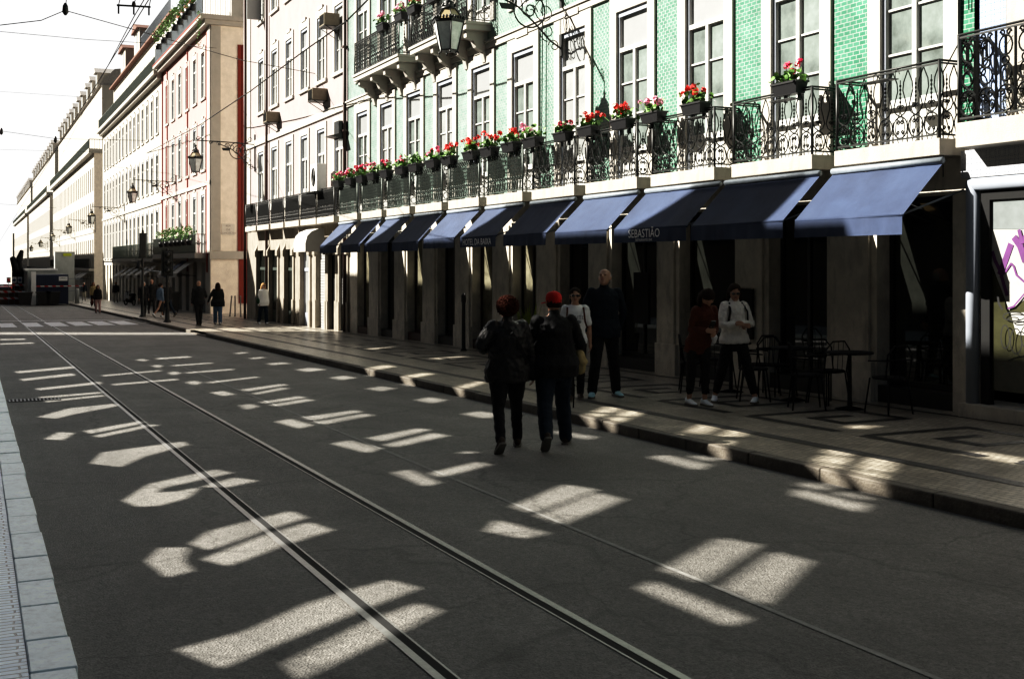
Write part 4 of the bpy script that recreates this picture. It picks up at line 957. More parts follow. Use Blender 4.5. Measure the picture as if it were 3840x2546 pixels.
# ------------------------------------------------------------------ lanterns
def lantern(y, label, xl=8.7, xa=FX, zb=6.11, s=1.0, first=None):
    if first is not None:
        return dup(first, None, (xa, y, zb)) 
    o = empty('street_lantern', (xa, y, zb), 0, label, 'street lamp', 'bracketed street lanterns')
    L_ = xl-xa; q = MB(); z1 = 1.18
    # wall plate, arm, brace, scrolls (local x negative = over the street)
    q.box(-.05, -.005, -.05, .05, .1, 1.75); q.tube([(-.03, 0, 1.30), (L_*.5, 0, 1.36), (L_+.0, 0, 1.38)], .026, 6)
    q.tube([(-.03, 0, .25), (L_*.12, 0, .42), (L_*.25, 0, .74), (L_*.40, 0, 1.05), (L_*.62, 0, 1.28)], .02, 6)
    V = lambda c, z, r, t, a0, sg: [(c+sg*r*(1-.75*i/16)*math.cos(a0+2*math.pi*t*i/16), 0, z+r*(1-.75*i/16)*math.sin(a0+2*math.pi*t*i/16)) for i in range(17)]
    for c, z, r, t, a0, sg in ((-.42, 1.0, .27, 1.4, math.pi/2, 1), (-.36, .58, .2, 1.3, -math.pi/2, -1), (-.75, .98, .16, 1.3, 0, 1), (-1.05, 1.12, .14, 1.2, 0, -1), (-.2, .3, .14, 1.2, 0, -1), (-.25, 1.52, .14, 1.3, math.pi, 1), (L_+.1, 1.46, .10, 1.2, 0, 1)):
        q.tube(V(c, z, r, t, a0, sg), .013, 5)
    q.tube([(-.78+.36*math.cos(t*math.pi/12), 0, 1.0+.36*math.sin(t*math.pi/12)) for t in range(25)], .02, 6)
    for c, z, r, t, a0, sg in ((-.78, 1.02, .2, 1.4, math.pi/2, 1), (-1.25, 1.2, .12, 1.2, 0, 1), (-1.6, 1.27, .1, 1.2, 0, -1), (-1.95, 1.3, .09, 1.2, 0, 1)): q.tube(V(c, z, r, t, a0, sg), .017, 5)
    q.build('bracket', M_iron, o)
    # little ship badge on the bracket
    q = MB(); q.prism([(-1.15, -.01, .98), (-1.42, -.01, .98), (-1.48, -.01, 1.1), (-1.08, -.01, 1.1)], (0, .02, 0)); q.tube([(-1.28, 0, 1.1), (-1.28, 0, 1.3)], .01, 4); q.build('ship_badge', M_iron, o)
    h = empty('lamp_head', (L_, 0, 0), R(18), parent=o)
    q = MB(); q.lathe([(.02, 0.0), (.2, .0), (.2, .025), (.02, .025)], n=6); q.lathe([(.33, .56), (.35, .58), (.35, .62), (.30, .63)], n=6)
    for k in range(6):
        a = math.pi*k/3; q.tube([(.195*math.cos(a), .195*math.sin(a), .02), (.33*math.cos(a), .33*math.sin(a), .58)], .014, 5); q.tube([(.32*math.cos(a), .32*math.sin(a), .62), (.15*math.cos(a), .15*math.sin(a), .85)], .013, 5)
        q.tube([(.19*math.cos(a), .19*math.sin(a), 0), (.21*math.cos(a), .21*math.sin(a), -.05)], .02, 5)
        for j in range(5):
            t = (j+.5)/5; b2 = math.pi*(k+1)/3; px = .345*(math.cos(a)*(1-t)+math.cos(b2)*t); py = .345*(math.sin(a)*(1-t)+math.sin(b2)*t); q.ell((px, py, .655), (.03, .03, .038), 6, 4)
    q.lathe([(.16, .84), (.17, .86), (.13, .90), (.09, .95), (.12, .99), (.05, 1.03), (.03, 1.12), (.05, 1.15), (.015, 1.2), (.012, 1.38)], n=10)
    for k in range(6):
        a = math.pi*k/3; q.ell((.14*math.cos(a), .14*math.sin(a), .92), (.025, .025, .05), 6, 4)
    f = q.build('lamp_frame', M_iron, h)
    q = MB(); q.lathe([(.185, .025), (.32, .56)], n=6); q.build('lamp_glass', M_lampglass, h)
    q = MB(); q.lathe([(.30, .63), (.14, .845)], n=6); q.build('lamp_roof', M_lamproof, h)
    return o
l0 = lantern(21.6, 'big six-sided iron lantern on a scrolled arm in front of the green tiled hotel')
for y, zb, lab in ((51.0, 5.75, 'iron lantern hanging before the corner of the red building'), (73.0, 5.46, 'iron lantern hanging before the pale pink wall, second lamp from the red corner'), (100.0, 5.0, 'iron lantern in front of the white building, fourth lamp down the street'), (125.0, 4.75, 'small distant lantern just before the second side street'), (152.0, 4.4, 'tiny distant lantern, sixth down the street'), (180.0, 4.0, 'tiny hazy lantern, seventh down the street'), (210.0, 3.6, 'farthest lantern seen in the haze at the end of the row')):
    l = lantern(y, lab, zb=zb, first=l0); l['label'] = lab
# second lantern hangs from the end of the grey building

# ------------------------------------------------------------------ air conditioners
def ac(x_, y, z, label, w_=.62, h_=.42, d=.55):
    o = empty('air_conditioner', (FX, y, z), 0, label, 'air conditioner', 'air conditioners on the grey building')
    q = MB(); q.box(-d, -.002, -w_/2, w_/2, 0, h_); q.build('casing', M_acm, o, bevel=.01)
    q = MB()
    for i in range(9): q.box(-d-.012, -d-.001, -w_/2+.04+i*w_/10, -w_/2+.055+i*w_/10, .04, h_-.04)
    q.build('grille', M_iron, o)
    q = MB(); q.tube([(-d+.05, -w_/2-.02, -.02), (-.01, -w_/2-.02, -.3)], .014, 4); q.tube([(-d+.05, w_/2+.02, -.02), (-.01, w_/2+.02, -.3)], .014, 4); q.box(-d, -.01, -w_/2-.02, w_/2+.02, -.03, -.004); q.build('bracket', M_iron, o)
    return o
ac(0, 46.8, 7.55, 'boxy beige air conditioner low beside the lower pipe of the grey building')
ac(0, 39.8, 7.55, 'boxy beige air conditioner just above the stone string course of the grey building')
ac(0, 38.3, 9.9, 'boxy beige air conditioner propped up high near the dark downpipe')
o = empty('condenser_unit', (FX-.5, 38.9, 4.28), 0, 'tall white air conditioning condenser standing over the end of the balcony', 'air conditioner')
q = MB(); q.box(-.17, .17, -.42, .42, 0, .95); q.build('casing', M_acw, o, bevel=.015)
q = MB()
for r in (.08, .14, .2, .25): q.tube([(-.18, r*math.cos(t*math.pi/10), .5+1.3*r*math.sin(t*math.pi/10)) for t in range(21)], .008, 4)
q.ell((-.172, 0, .5), (.006, .26, .33)); q.build('fan_grille', M_iron, o)
q = MB(); q.box(-.3, .45, -.5, -.45, -.06, -.004); q.box(-.3, .45, .45, .5, -.06, -.004); q.box(-.3, .3, -.45, .45, -.035, -.005); q.build('shelf', M_iron, o)
o = empty('flue_box', (FX, 37.45, 5.95), 0, 'dark ventilation hood jutting from the grey building by the downpipe', 'vent')
q = MB(); q.prism([(-.62, -.3, .1), (-.05, -.3, .25), (0, -.3, .1), (0, -.3, 0)], (0, .6, 0)); q.box(-.28, -.002, -.28, .28, .0, .62); q.build('hood', M_iron, o)

# ------------------------------------------------------------------ overhead wires
def span(a, b, sag, n=14): return [tuple(Vector(a).lerp(Vector(b), t/n) - Vector((0, 0, sag*4*(t/n)*(1-t/n)))) for t in range(n+1)]
def wire(pts, r, label, fit=()):
    q = MB(); q.tube(pts, r, 4); o = q.build('overhead_wire', M_iron); tag(o, label, 'wire', 'overhead tram wires')
    for i, (p, s) in enumerate(fit):
        f = MB(); f.lathe([(.02*s, -.12*s), (.06*s, -.06*s), (.05*s, .06*s), (.02*s, .12*s)], c=p, n=8); f.build('insulator', M_iron, o)
    return o
TX = 2.45
wire(span((TX, -5, 6.3), (TX, 420, -.6), 0, 20), .010, 'thin contact wire running down the street over the tram rails')
def px3(x, y, d):   # point at camera depth d seen at (x, y)
    u = (x-1182.5)/F*d; v = (605-y)/F*d
    return (u*CT+d*ST, d*CT-u*ST, 1.85+v)
wire([px3(150, 25, 31), px3(95, 48, 30), px3(-60, 66, 29)] , .013, 'cross wire at the upper left sloping down to the picture edge')
wire([px3(150, 25, 31), px3(330, 75, 34), px3(560, 140, 39), px3(735, 172, 42)], .013, 'cross wire from the ceramic hanger to the grey facade', [(px3(151, 22, 31), 1.4)])
wire([px3(155, -20, 31), px3(151, 25, 31)], .012, 'short vertical hanger wire at the top left')
wire([px3(-40, 70, 45), px3(200, 92, 50), px3(420, 105, 56), px3(500, 112, 60)], .012, 'faint sagging cross wire below the first one at upper left')
wire([px3(-30, 210, 95), px3(240, 228, 100)], .012, 'thin cross wire low in the sky at left')
wire([px3(-30, 345, 110), px3(235, 352, 112)], .012, 'thin cross wire over the middle distance')
wire([px3(-20, 300, 78), px3(130, 321, 80), px3(380, 326, 84)], .016, 'cross wire with a dark hanger in front of the white building', [(px3(128, 323, 80), 2.0), (px3(3, 304, 78), 2.0)])
wire([px3(-20, 470, 170), px3(120, 480, 175), px3(240, 478, 180)], .02, 'distant thin cross wire near the street end')
wire([px3(870, -20, 27), px3(800, 50, 30), px3(700, 120, 36), px3(580, 210, 45), px3(460, 290, 60), px3(300, 375, 95), px3(215, 440, 150)], .028, 'long feeder cable sweeping diagonally across the facades')
wire([px3(345, -20, 26), px3(309, 40, 27), px3(240, 170, 45), px3(190, 265, 75), px3(150, 345, 130), px3(110, 420, 220)], .014, 'trolley wire descending from the cross fitting at the top left')
o = empty('wire_frog', px3(309, 15, 27), R(-10), 'dark overhead line fitting hanging near the top left corner', 'line fitting')
q = MB(); q.box(-.38, .38, -.02, .02, -.02, .02)
for x in (-.34, 0, .34): q.box(x-.02, x+.02, -.015, .015, -.2, .02); q.tube([(x, 0, 0), (x+.08, 0, .35)], .012, 5)
q.build('yoke', M_iron, o); q = MB(); q.lathe([(.03, -.05), (.05, 0), (.03, .07)], n=8, c=(0, 0, .04)); q.build('insulator', M_pipe, o)
# ------------------------------------------------------------------ people
M_hair_d = mat('dark brown hair', (.022,.013,.009), .85, spec=.12, var=.3, scale=60); M_hair_r = mat('curly red hair', (.05,.011,.005), .85, spec=.12, var=.4, scale=60)
M_hair_g = mat('grey hair', (.42,.40,.38), .85, spec=.12, var=.2, scale=60); M_hair_o = mat('auburn hair', (.25,.09,.03), .85, spec=.12, var=.3, scale=60); M_hair_b = mat('blond hair', (.40,.24,.11), .85, spec=.12, var=.3, scale=60)
def cloth(name, c, rough=.85, **k): return mat(name, c, rough, var=k.pop('var', .18), scale=k.pop('scale', 14), bump=.25, bscale=120, spec=.25)
M_blk = cloth('black cloth', (.012,.012,.013)); M_blk2 = cloth('black quilted nylon', (.022,.021,.021), .42); M_jean = cloth('dark blue denim', (.013,.022,.036)); M_jeanl = cloth('mid blue denim', (.07,.12,.20))
M_nvy = cloth('dark navy knit', (.007,.012,.020)); M_wht = cloth('white cotton', (.88,.89,.90), var=.06); M_crm = cloth('cream padded jacket', (.80,.77,.72), var=.08); M_brn = cloth('rust brown suede', (.085,.024,.014)); M_tan = cloth('tan canvas', (.42,.33,.16)); M_pnk = cloth('dusty pink cotton', (.48,.30,.28)); M_lblue = cloth('pale denim shirt', (.16,.22,.30)); M_khaki = cloth('pale khaki cotton', (.45,.41,.33))
M_capred = cloth('red cap cotton', (.60,.02,.015)); M_sol = mat('shoe sole rubber', (.16,.15,.13), .8); M_shw = cloth('white sneaker', (.85,.90,.95), .6, var=.05); M_shb = cloth('dark walking shoe', (.05,.035,.025), .6); M_shc = cloth('light blue running shoe', (.40,.68,.78), .6); M_lens = mat('dark lenses', (.005,.005,.005), .08, coat=.5); M_lip = mat('lips', (.30,.08,.07), .5); M_eye = mat('eye', (.03,.02,.015), .2); M_teeth = mat('printed grey motif', (.22,.23,.25), .8)

def limbs(q, pts, rad, n=10):
    """closed tapered limb with rounded ends and joints"""
    P = [Vector(p) for p in pts]; pp = []; rr_ = []
    d0 = (P[0]-P[1]).normalized(); pp += [P[0]+d0*rad[0]*.8, P[0]+d0*rad[0]*.45]; rr_ += [rad[0]*.45, rad[0]*.85]
    for i in range(len(P)):
        pp.append(P[i]); rr_.append(rad[i])
    d1 = (P[-1]-P[-2]).normalized(); pp += [P[-1]+d1*rad[-1]*.45, P[-1]+d1*rad[-1]*.8]; rr_ += [rad[-1]*.85, rad[-1]*.45]
    q.tube([tuple(p) for p in pp], rr_, n)
def remesh(o, vox, smooth=3, disp=None):
    m = o.modifiers.new('remesh', 'REMESH'); m.mode = 'VOXEL'; m.voxel_size = vox; m.use_smooth_shade = True
    s = o.modifiers.new('smooth', 'SMOOTH'); s.factor = .6; s.iterations = smooth
    if disp:
        t = bpy.data.textures.new('folds', 'CLOUDS'); t.noise_scale = disp[1]; t.noise_depth = 2
        d = o.modifiers.new('folds', 'DISPLACE'); d.texture = t; d.strength = disp[0]; d.mid_level = .5; d.texture_coords = 'LOCAL'
    return o
def person(label, x, y, facing, H=1.7, zoff=None, bulk=1.0, lean=0.0, legs=((18, 5), (-22, 20)), arms=(None, None), look=(0, 0), top=None, bottom=None, shoe=None, hem=.47, sleeve=1.0, trouser=1.0, skirt=None, hair='short', hairm=None, skin=None, hat=None, glasses=False, near=False, female=False, extra=None, legspread=0.0, loose=1.0, group=None, toe=(0, 0), collar=True, puffy=False):
    gz = G(y) + (.125 if x > KR else 0.0) if zoff is None else zoff
    o = empty('person', (x, y, gz), facing, label, 'person', group)
    vox = .010 if near else .017; skin = skin or M_skin
    k = H/1.7; hipz = .525*H; hw = .085*k*(1.05 if female else 1)
    T1, T2 = .245*H, .245*H
    ank = []; kn = []; hp = []
    for s, (a, kf) in zip((-1, 1), legs):
        a, kf = R(a), R(kf); h0 = Vector((s*hw, 0, 0)); sp = s*legspread
        kk = h0 + Vector((sp*.5, T1*math.sin(a), -T1*math.cos(a))); aa = kk + Vector((sp*.5, T2*math.sin(a-kf), -T2*math.cos(a-kf)))
        hp.append(h0); kn.append(kk); ank.append(aa)
    low = min(ank[0].z - .03*math.sin(R(abs(legs[0][0]-legs[0][1]))*1.3), ank[1].z)
    base = .075*k - min(ank[0].z, ank[1].z); up = Vector((0, 0, base))
    hp = [p+up for p in hp]; kn = [p+up for p in kn]; ank = [p+up for p in ank]; HZ = base
    LM = Matrix.Rotation(-R(lean), 4, 'X')
    def T(p): p = Vector(p); q_ = LM @ Vector((p.x, p.y, p.z-hipz)); return Vector((q_.x, q_.y, q_.z+HZ))
    b = bulk; sw = (.170 if not female else .146)*k*(.6+.4*b)
    def ringe(c, rx, ry, n=18, tilt=0): return [tuple(T((c[0]+rx*math.cos(2*math.pi*i/n), c[1]+ry*math.sin(2*math.pi*i/n), c[2]+tilt*math.sin(2*math.pi*i/n)))) for i in range(n)]
    SZ = .815*H
    def torso(q, g=0.0, hem_=None, neck=True, lo=1.0):
        z0 = hem_*H if hem_ else .47*H; w = (1.12 if female else 1.0)
        prof = [(z0, (.150*w*k*b+g)*lo, (.105*k*b+g)*lo), (.53*H, (.158*w*k*b+g)*lo, (.115*k*b+g)*lo), (.60*H, (.140*k*b+g)*(lo if lo > 1 else 1), .105*k*b+g), (.68*H, .152*k*b+g, .115*k*b+g), (.745*H, .165*k*(.7+.3*b)+g, .118*k*b+g), (.79*H, sw*1.10+g, .105*k*(.6+.4*b)+g), (.822*H, sw*.88+g*.6, .082*k+g), (.845*H, .075*k+g*.6, .06*k+g*.6)]
        if neck: prof.append((.862*H, .058*k+g*.5, .056*k+g*.5))
        q.rings([ringe((0, .0 if z > .7*H else .005, z), a, c_) for z, a, c_ in prof])
    # arms
    sh = [Vector((-sw, 0, SZ)), Vector((sw, 0, SZ))]; A1, A2 = .172*H, .150*H
    hands = []; el_ = []; wr = []
    for s, sp_, a in zip((-1, 1), sh, arms):
        if a is None: a = (Vector((s*.18, -.1, -1)), Vector((s*.05, .25, -1)))
        u_, f_ = Vector(a[0]).normalized(), Vector(a[1]).normalized()
        e = sp_ + u_*A1; w_ = e + f_*A2; el_.append(e); wr.append(w_); hands.append((w_, f_))
    # --- body: one continuous skin
    q = MB(); torso(q, -.008)
    for i in (0, 1):
        limbs(q, [T(sh[i]), T(sh[i].lerp(el_[i], .5)), T(el_[i]), T(el_[i].lerp(wr[i], .4)), T(wr[i])], [.048*k, .043*k, .036*k, .036*k, .024*k])
        limbs(q, [hp[i], hp[i].lerp(kn[i], .4), kn[i], kn[i].lerp(ank[i], .35), ank[i]], [.085*k, .078*k, .052*k, .052*k, .034*k])
        w_, f_ = hands[i]; s = (-1, 1)[i]
        f2 = (LM.to_3x3() @ f_).normalized(); W_ = T(w_)
        side = Vector((s, 0, 0)) - f2*f2.dot(Vector((s, 0, 0))); side = side.normalized() if side.length > .2 else Vector((0, 1, 0)); inn = -side
        fw = f2.cross(side).normalized()
        if fw.dot(Vector((0, 1, 0))) < 0: fw = -fw
        # palm: flat in the plane of f2 and fw, thin across side
        limbs(q, [W_, W_+f2*.045*k], [.024*k, .030*k]); limbs(q, [W_+f2*.03*k-fw*.018*k, W_+f2*.08*k-fw*.02*k], [.016*k, .016*k]); limbs(q, [W_+f2*.03*k+fw*.018*k, W_+f2*.08*k+fw*.02*k], [.016*k, .016*k])
        for j, (off, ln) in enumerate(((.030, .070), (.010, .080), (-.010, .074), (-.028, .058))):
            p0 = W_+f2*.08*k+fw*off*k; c = .35+.12*j
            p1 = p0+(f2+inn*.25).normalized()*ln*.45*k; p2 = p1+(f2+inn*(.6+c)).normalized()*ln*.35*k; p3 = p2+(f2*.6+inn).normalized()*ln*.25*k
            limbs(q, [p0, p1, p2, p3], [.0088*k, .0086*k, .008*k, .007*k], 8)
        t0 = W_+f2*.03*k+fw*.024*k; t1 = t0+(f2*.7+fw*.8+inn*.3).normalized()*.035*k; t2 = t1+(f2+fw*.25+inn*.4).normalized()*.03*k
        limbs(q, [t0, t1, t2], [.012*k, .010*k, .008*k], 8)
    # neck and head
    hy, hp_ = R(look[0]), R(look[1])
    NB = Vector((0, .005, .855*H)); HC = Vector((0, .018*k, .925*H))
    HM = Matrix.Rotation(hy, 4, 'Z') @ Matrix.Rotation(hp_, 4, 'X')
    def HT(p): v = HM @ Vector(p)*k; return T(NB + (HC-NB) + Vector((v.x, v.y, v.z)))
    limbs(q, [T(NB-Vector((0, 0, .04))), T(NB+Vector((0, 0, .02))), HT((0, -.01, -.06))], [.058*k, .052*k, .05*k])
    hr = []
    for z, rx, ry, cy in ((-.118, .018, .02, .066), (-.112, .034, .035, .056), (-.095, .047, .058, .036), (-.07, .058, .076, .018), (-.035, .066, .088, .006), (0, .072, .094, .0), (.035, .076, .098, -.004), (.065, .073, .094, -.006), (.09, .060, .078, -.008), (.108, .036, .048, -.01), (.115, .012, .016, -.01)):
        hr.append([tuple(HT((rx*math.cos(2*math.pi*i/20), cy+ry*math.sin(2*math.pi*i/20), z))) for i in range(20)])
    q.rings(hr)
    limbs(q, [HT((0, .092, .012)), HT((0, .112, -.022)), HT((0, .108, -.032))], [.010*k, .014*k, .013*k], 8)
    for s in (-1, 1):
        limbs(q, [HT((s*.074, -.005, -.03)), HT((s*.080, -.012, .0)), HT((s*.078, -.012, .018))], [.012*k, .016*k, .013*k], 8)
        limbs(q, [HT((s*.045, .078, .022)), HT((s*.02, .093, .018))], [.010*k, .010*k], 6)
    body = remesh(q.build('body', skin, o), vox*.75, 2)
    if near or glasses:
        q = MB(); q.ell(HT((0, .1, -.058)), (.024*k, .010*k, .007*k), 10, 5); q.build('mouth', M_lip, o)
    if near and not glasses:
        q = MB()
        for s in (-1, 1): q.ell(HT((s*.031, .085, .004)), (.011*k, .008*k, .006*k), 10, 5)
        q.build('eyes', M_eye, o)
    if glasses:
        q = MB()
        for s in (-1, 1):
            c = HT((s*.034, .099, .004)); q.ell(c, (.029*k, .010*k, .020*k), 12, 6); q.tube([tuple(HT((s*.06, .09, .008))), tuple(HT((s*.082, 0, .01)))], .003, 4)
        q.tube([tuple(HT((-.01, .106, .008))), tuple(HT((.01, .106, .008)))], .004, 4)
        q.build('sunglasses', M_lens, o)
    # --- hair
    hm = hairm or M_hair_d
    if hair != 'bald':
        q = MB(); rnd = random.Random(int(x*100+y*10))
        if hair in ('short', 'long', 'bun', 'bob', 'tail', 'fringe'):
            f = .0 if hair != 'fringe' else 0
            rs = []
            lv = ((-.06, .074, .060, -.045), (-.02, .083, .085, -.028), (.02, .087, .098, -.018), (.05, .088, .103, -.012), (.085, .076, .092, -.012), (.112, .050, .062, -.012), (.127, .018, .02, -.012)) if hair != 'fringe' else ((-.05, .076, .06, -.045), (-.01, .084, .08, -.03), (.04, .083, .086, -.026), (.07, .06, .06, -.03))
            for z, rx, ry, cy in lv: rs.append([tuple(HT((rx*math.cos(2*math.pi*i/18), cy+ry*math.sin(2*math.pi*i/18), z))) for i in range(18)])
            q.rings(rs)
        if hair == 'curly':
            for i in range(620):
                u = rnd.uniform(-1, 1); a = rnd.uniform(0, 2*math.pi); z = .03+.105*u; r_ = math.sqrt(max(0, 1-u*u)); X_ = .112*r_*math.cos(a); Y_ = -.02+.118*r_*math.sin(a)
                if Y_ > .055 and z < .075: continue
                if z < -.055 and Y_ > .0: continue
                p = HT((X_, Y_, z)); q.ell(p, (.011*k*rnd.uniform(.7, 1.2),)*3, 6, 4)
                for t in range(1):
                    pts = [tuple(p+Vector((math.cos(m_*1.4+i)*.014, math.sin(m_*1.4+i)*.014, m_*.006-.012))) for m_ in range(6)]; q.tube(pts, .006, 4)
            rs = []
            for z, r_ in ((-.08, .06), (-.03, .098), (.03, .108), (.08, .10), (.115, .07), (.13, .03)): rs.append([tuple(HT((r_*math.cos(2*math.pi*i/14), -.03+r_*math.sin(2*math.pi*i/14), z))) for i in range(14)])
            q.rings(rs)
        if hair in ('long', 'bob'):
            L0 = .32 if hair == 'long' else .12
            for i in range(26):
                a = math.pi*(1.0+ (i/25)*1.0) if hair == 'long' else math.pi*(.95+(i/25)*1.1)
                p0 = HT((.075*math.cos(a), -.02+.085*math.sin(a), .03)); p1 = HT((.092*math.cos(a), -.02+.10*math.sin(a), -.07)); n_ = LM.to_3x3() @ Vector((.10*math.cos(a)*k, (-.03+.11*math.sin(a))*k, 0))
                p2 = p1 + Vector((0, -.01, -.10*k)) + Vector((rnd.gauss(0, .008), rnd.gauss(0, .008), 0)); p3 = p2+Vector((rnd.gauss(0, .012), rnd.gauss(-.01, .01), -(L0-.1)*k*rnd.uniform(.7, 1.1)))
                limbs(q, [p0, p1, p2, p3], [.022*k, .026*k, .024*k, .012*k], 6)
        if hair in ('bun', 'tail'):
            q.ell(HT((0, -.12, .03)), (.045*k, .045*k, .04*k), 12, 8)
            if hair == 'tail': limbs(q, [HT((0, -.12, .03)), HT((0, -.15, -.05)), HT((0, -.13, -.15))], [.03*k, .03*k, .015*k], 8)
        h_ = q.build('hair', hm, o)
        if hair not in ('curly', ): remesh(h_, vox*.9, 2, (.012, .03))
    if hat:
        q = MB(); rs = []
        for z, rx, ry in ((-.03, .081, .096), (.012, .087, .108), (.05, .088, .112), (.085, .083, .102), (.112, .062, .078), (.126, .030, .04), (.130, .006, .006)): rs.append([tuple(HT((rx*math.cos(2*math.pi*i/20), -.006+ry*math.sin(2*math.pi*i/20), z))) for i in range(20)])
        q.rings(rs); q.ell(HT((0, -.006, .132)), (.009, .009, .006), 8, 4)
        a_ = R(hat[1]); rs = []
        for t in range(7):
            r0 = .10; r1 = .178
            aa = a_ + R(90) + (t-3)*.24
            rs.append([tuple(HT((r_*math.cos(aa)*(.84 if r_ == r0 else .86), r_*math.sin(aa), z))) for r_, z in ((r0-.02, .018), (r1-.01*abs(t-3), -.004), (r1-.01*abs(t-3), -.010), (r0-.02, .010))])
        q.rings(rs); q.build('cap', hat[0], o)
    # --- clothes
    if top:
        q = MB(); g = .014 if near else .018; g += .010 if puffy else 0
        torso(q, g, hem, False, loose)
        if collar: limbs(q, [T(NB-Vector((0, 0, .03))), T(NB+Vector((0, 0, .012)))], [.072*k, .064*k], 14)
        for i in (0, 1):
            e, w_ = el_[i], wr[i]
            if sleeve >= 1: limbs(q, [T(sh[i]+Vector((-.01*(-1, 1)[i], 0, -.005))), T(sh[i].lerp(e, .5)), T(e), T(e.lerp(w_, .5)), T(e.lerp(w_, .96))], [(.060+g*.6)*k*(.7+.3*b), (.054+g*.6)*k*(.7+.3*b), (.047+g*.5)*k, (.043+g*.5)*k, (.036+g*.3)*k], 12)
            else: limbs(q, [T(sh[i]), T(sh[i].lerp(e, .5)), T(sh[i].lerp(e, .82))], [(.058+g*.5)*k, (.054+g*.5)*k, (.05+g*.5)*k], 12)
        t_ = remesh(q.build('jacket' if sleeve >= 1 else 't_shirt', top, o), vox, 3, (.030 if puffy else .024, .05 if puffy else .08))
    if bottom:
        q = MB(); prof = [(.435*H, .10*k*b, .085*k*b), (.47*H, .150*k*b*(1.1 if female else 1), .112*k*b), (.52*H, .152*k*b*(1.1 if female else 1), .115*k*b), (.575*H, .142*k*b, .108*k*b)]
        q.rings([ringe((0, 0, z), a, c_) for z, a, c_ in prof])
        if skirt:
            d = (kn[0]+kn[1])/2
            rs = []
            for t, rx, ry in ((0, .15, .12), (.4, .17, .15), (1.0, .20, .20), (skirt, .22, .24)):
                c = Vector((0, 0, HZ)).lerp(Vector((0, d.y*.7, d.z)), t); rs.append([(c.x+rx*k*math.cos(2*math.pi*i/18), c.y+ry*k*math.sin(2*math.pi*i/18), c.z) for i in range(18)])
            q.rings(rs)
        else:
            for i in (0, 1):
                e_ = kn[i].lerp(ank[i], trouser); w0 = 1.0 if trouser < .95 else 1.12
                limbs(q, [hp[i]+Vector((0, 0, .0)), hp[i].lerp(kn[i], .35), kn[i], kn[i].lerp(ank[i], .4*trouser), e_], [.092*k*b, .088*k*b, .066*k*loose, .064*k*loose, .050*k*w0*loose], 12)
        remesh(q.build('skirt' if skirt else 'trousers', bottom, o), vox, 3, (.020, .06))
    # --- shoes
    shoe = shoe or M_shb
    for i in (0, 1):
        a_, kf = legs[i]; pitch = a_-kf; A = ank[i]
        fp = R(pitch + (0 if A.z-.075*k < .03 else 0)); lift = A.z > .10*k
        M_ = Matrix.Rotation(R(pitch)*(1.0 if lift else (.25 if pitch > 0 else .0)), 3, 'X') @ Matrix.Rotation(R(toe[i]), 3, 'Z')
        def S(p): return tuple(A + M_ @ (Vector(p)*k))
        q = MB(); rs = []
        for yy, hw_, z0, z1 in ((-.072, .018, -.05, .0), (-.06, .034, -.062, .03), (-.02, .038, -.064, .045), (.03, .040, -.064, .02), (.09, .046, -.064, -.012), (.14, .045, -.063, -.025), (.175, .030, -.060, -.034), (.19, .012, -.055, -.042)):
            rs.append([S((hw_*math.cos(2*math.pi*j/10), yy, (z0+z1)/2+(z1-z0)/2*math.sin(2*math.pi*j/10))) for j in range(10)])
        q.rings(rs); s_ = q.build('shoe', shoe, o)
        q = MB(); rs = []
        for yy, hw_ in ((-.078, .02), (-.065, .037), (0, .040), (.09, .049), (.145, .047), (.185, .028), (.196, .012)):
            rs.append([S((hw_, yy, -.075)), S((hw_, yy, -.052)), S((-hw_, yy, -.052)), S((-hw_, yy, -.075))])
        q.rings(rs, True, False); q.build('sole', M_sol, s_)
    if extra: extra(o, dict(T=T, HT=HT, k=k, sh=sh, wr=wr, el=el_, H=H, sw=sw, HZ=HZ))
    return o
V3 = lambda *a: Vector(a)
def strap(q, pts, wd=.018, th=.004):
    q.tube(pts, wd, 6, flat=.3)
# 1 curly red-haired woman walking away
def ex1(o, c):
    T, k, H = c['T'], c['k'], c['H']
    q = MB(); P = [T((-.055, -.10, .852*H)), T((-.03, -.155, .80*H)), T((.05, -.175, .72*H)), T((.13, -.165, .64*H)), T((.20, -.10, .57*H))]
    vs = []
    for p in P: vs += [tuple(p+Vector((-.02, -.004, -.012))), tuple(p+Vector((.02, -.004, .012)))]
    q.add(vs, [(2*i, 2*i+1, 2*i+3, 2*i+2) for i in range(len(P)-1)]); s = q.build('bag_strap', M_blk, o)
    d = (P[2]-P[1]).normalized()
    for tx, t in (('B', .25), ('A', .5), ('M', .75), ('Y', 1.0)):
        p = P[1].lerp(P[3], t*.8)+Vector((0, -.009, 0)); t_ = text_obj(tx, .05, 'strap_lettering', M_letter, s, Matrix.Translation(p) @ Matrix.Rotation(R(48), 4, 'Y') @ Matrix.Rotation(R(90), 4, 'X'))
    q = MB(); limbs(q, [T((.27, .04, .50*H)), T((.27, .05, .56*H))], [.10, .09]); q.build('shoulder_bag', M_blk, o)
person('curly red-haired woman in a black quilted jacket, diagonal strap across her back', 5.24, 11.3, R(-10), 1.66, zoff=G(11.3), bulk=1.36, female=True, legs=((-14, 24), (16, 4)), legspread=.08, toe=(4, -14), arms=((V3(-.75, -.25, -1), V3(.55, 1, -.25)), (V3(.32, -.05, -1), V3(.15, .15, -1))), top=M_blk2, bottom=M_blk, shoe=M_shb, hem=.45, hair='curly', hairm=M_hair_r, near=True, extra=ex1, puffy=True, trouser=.96)
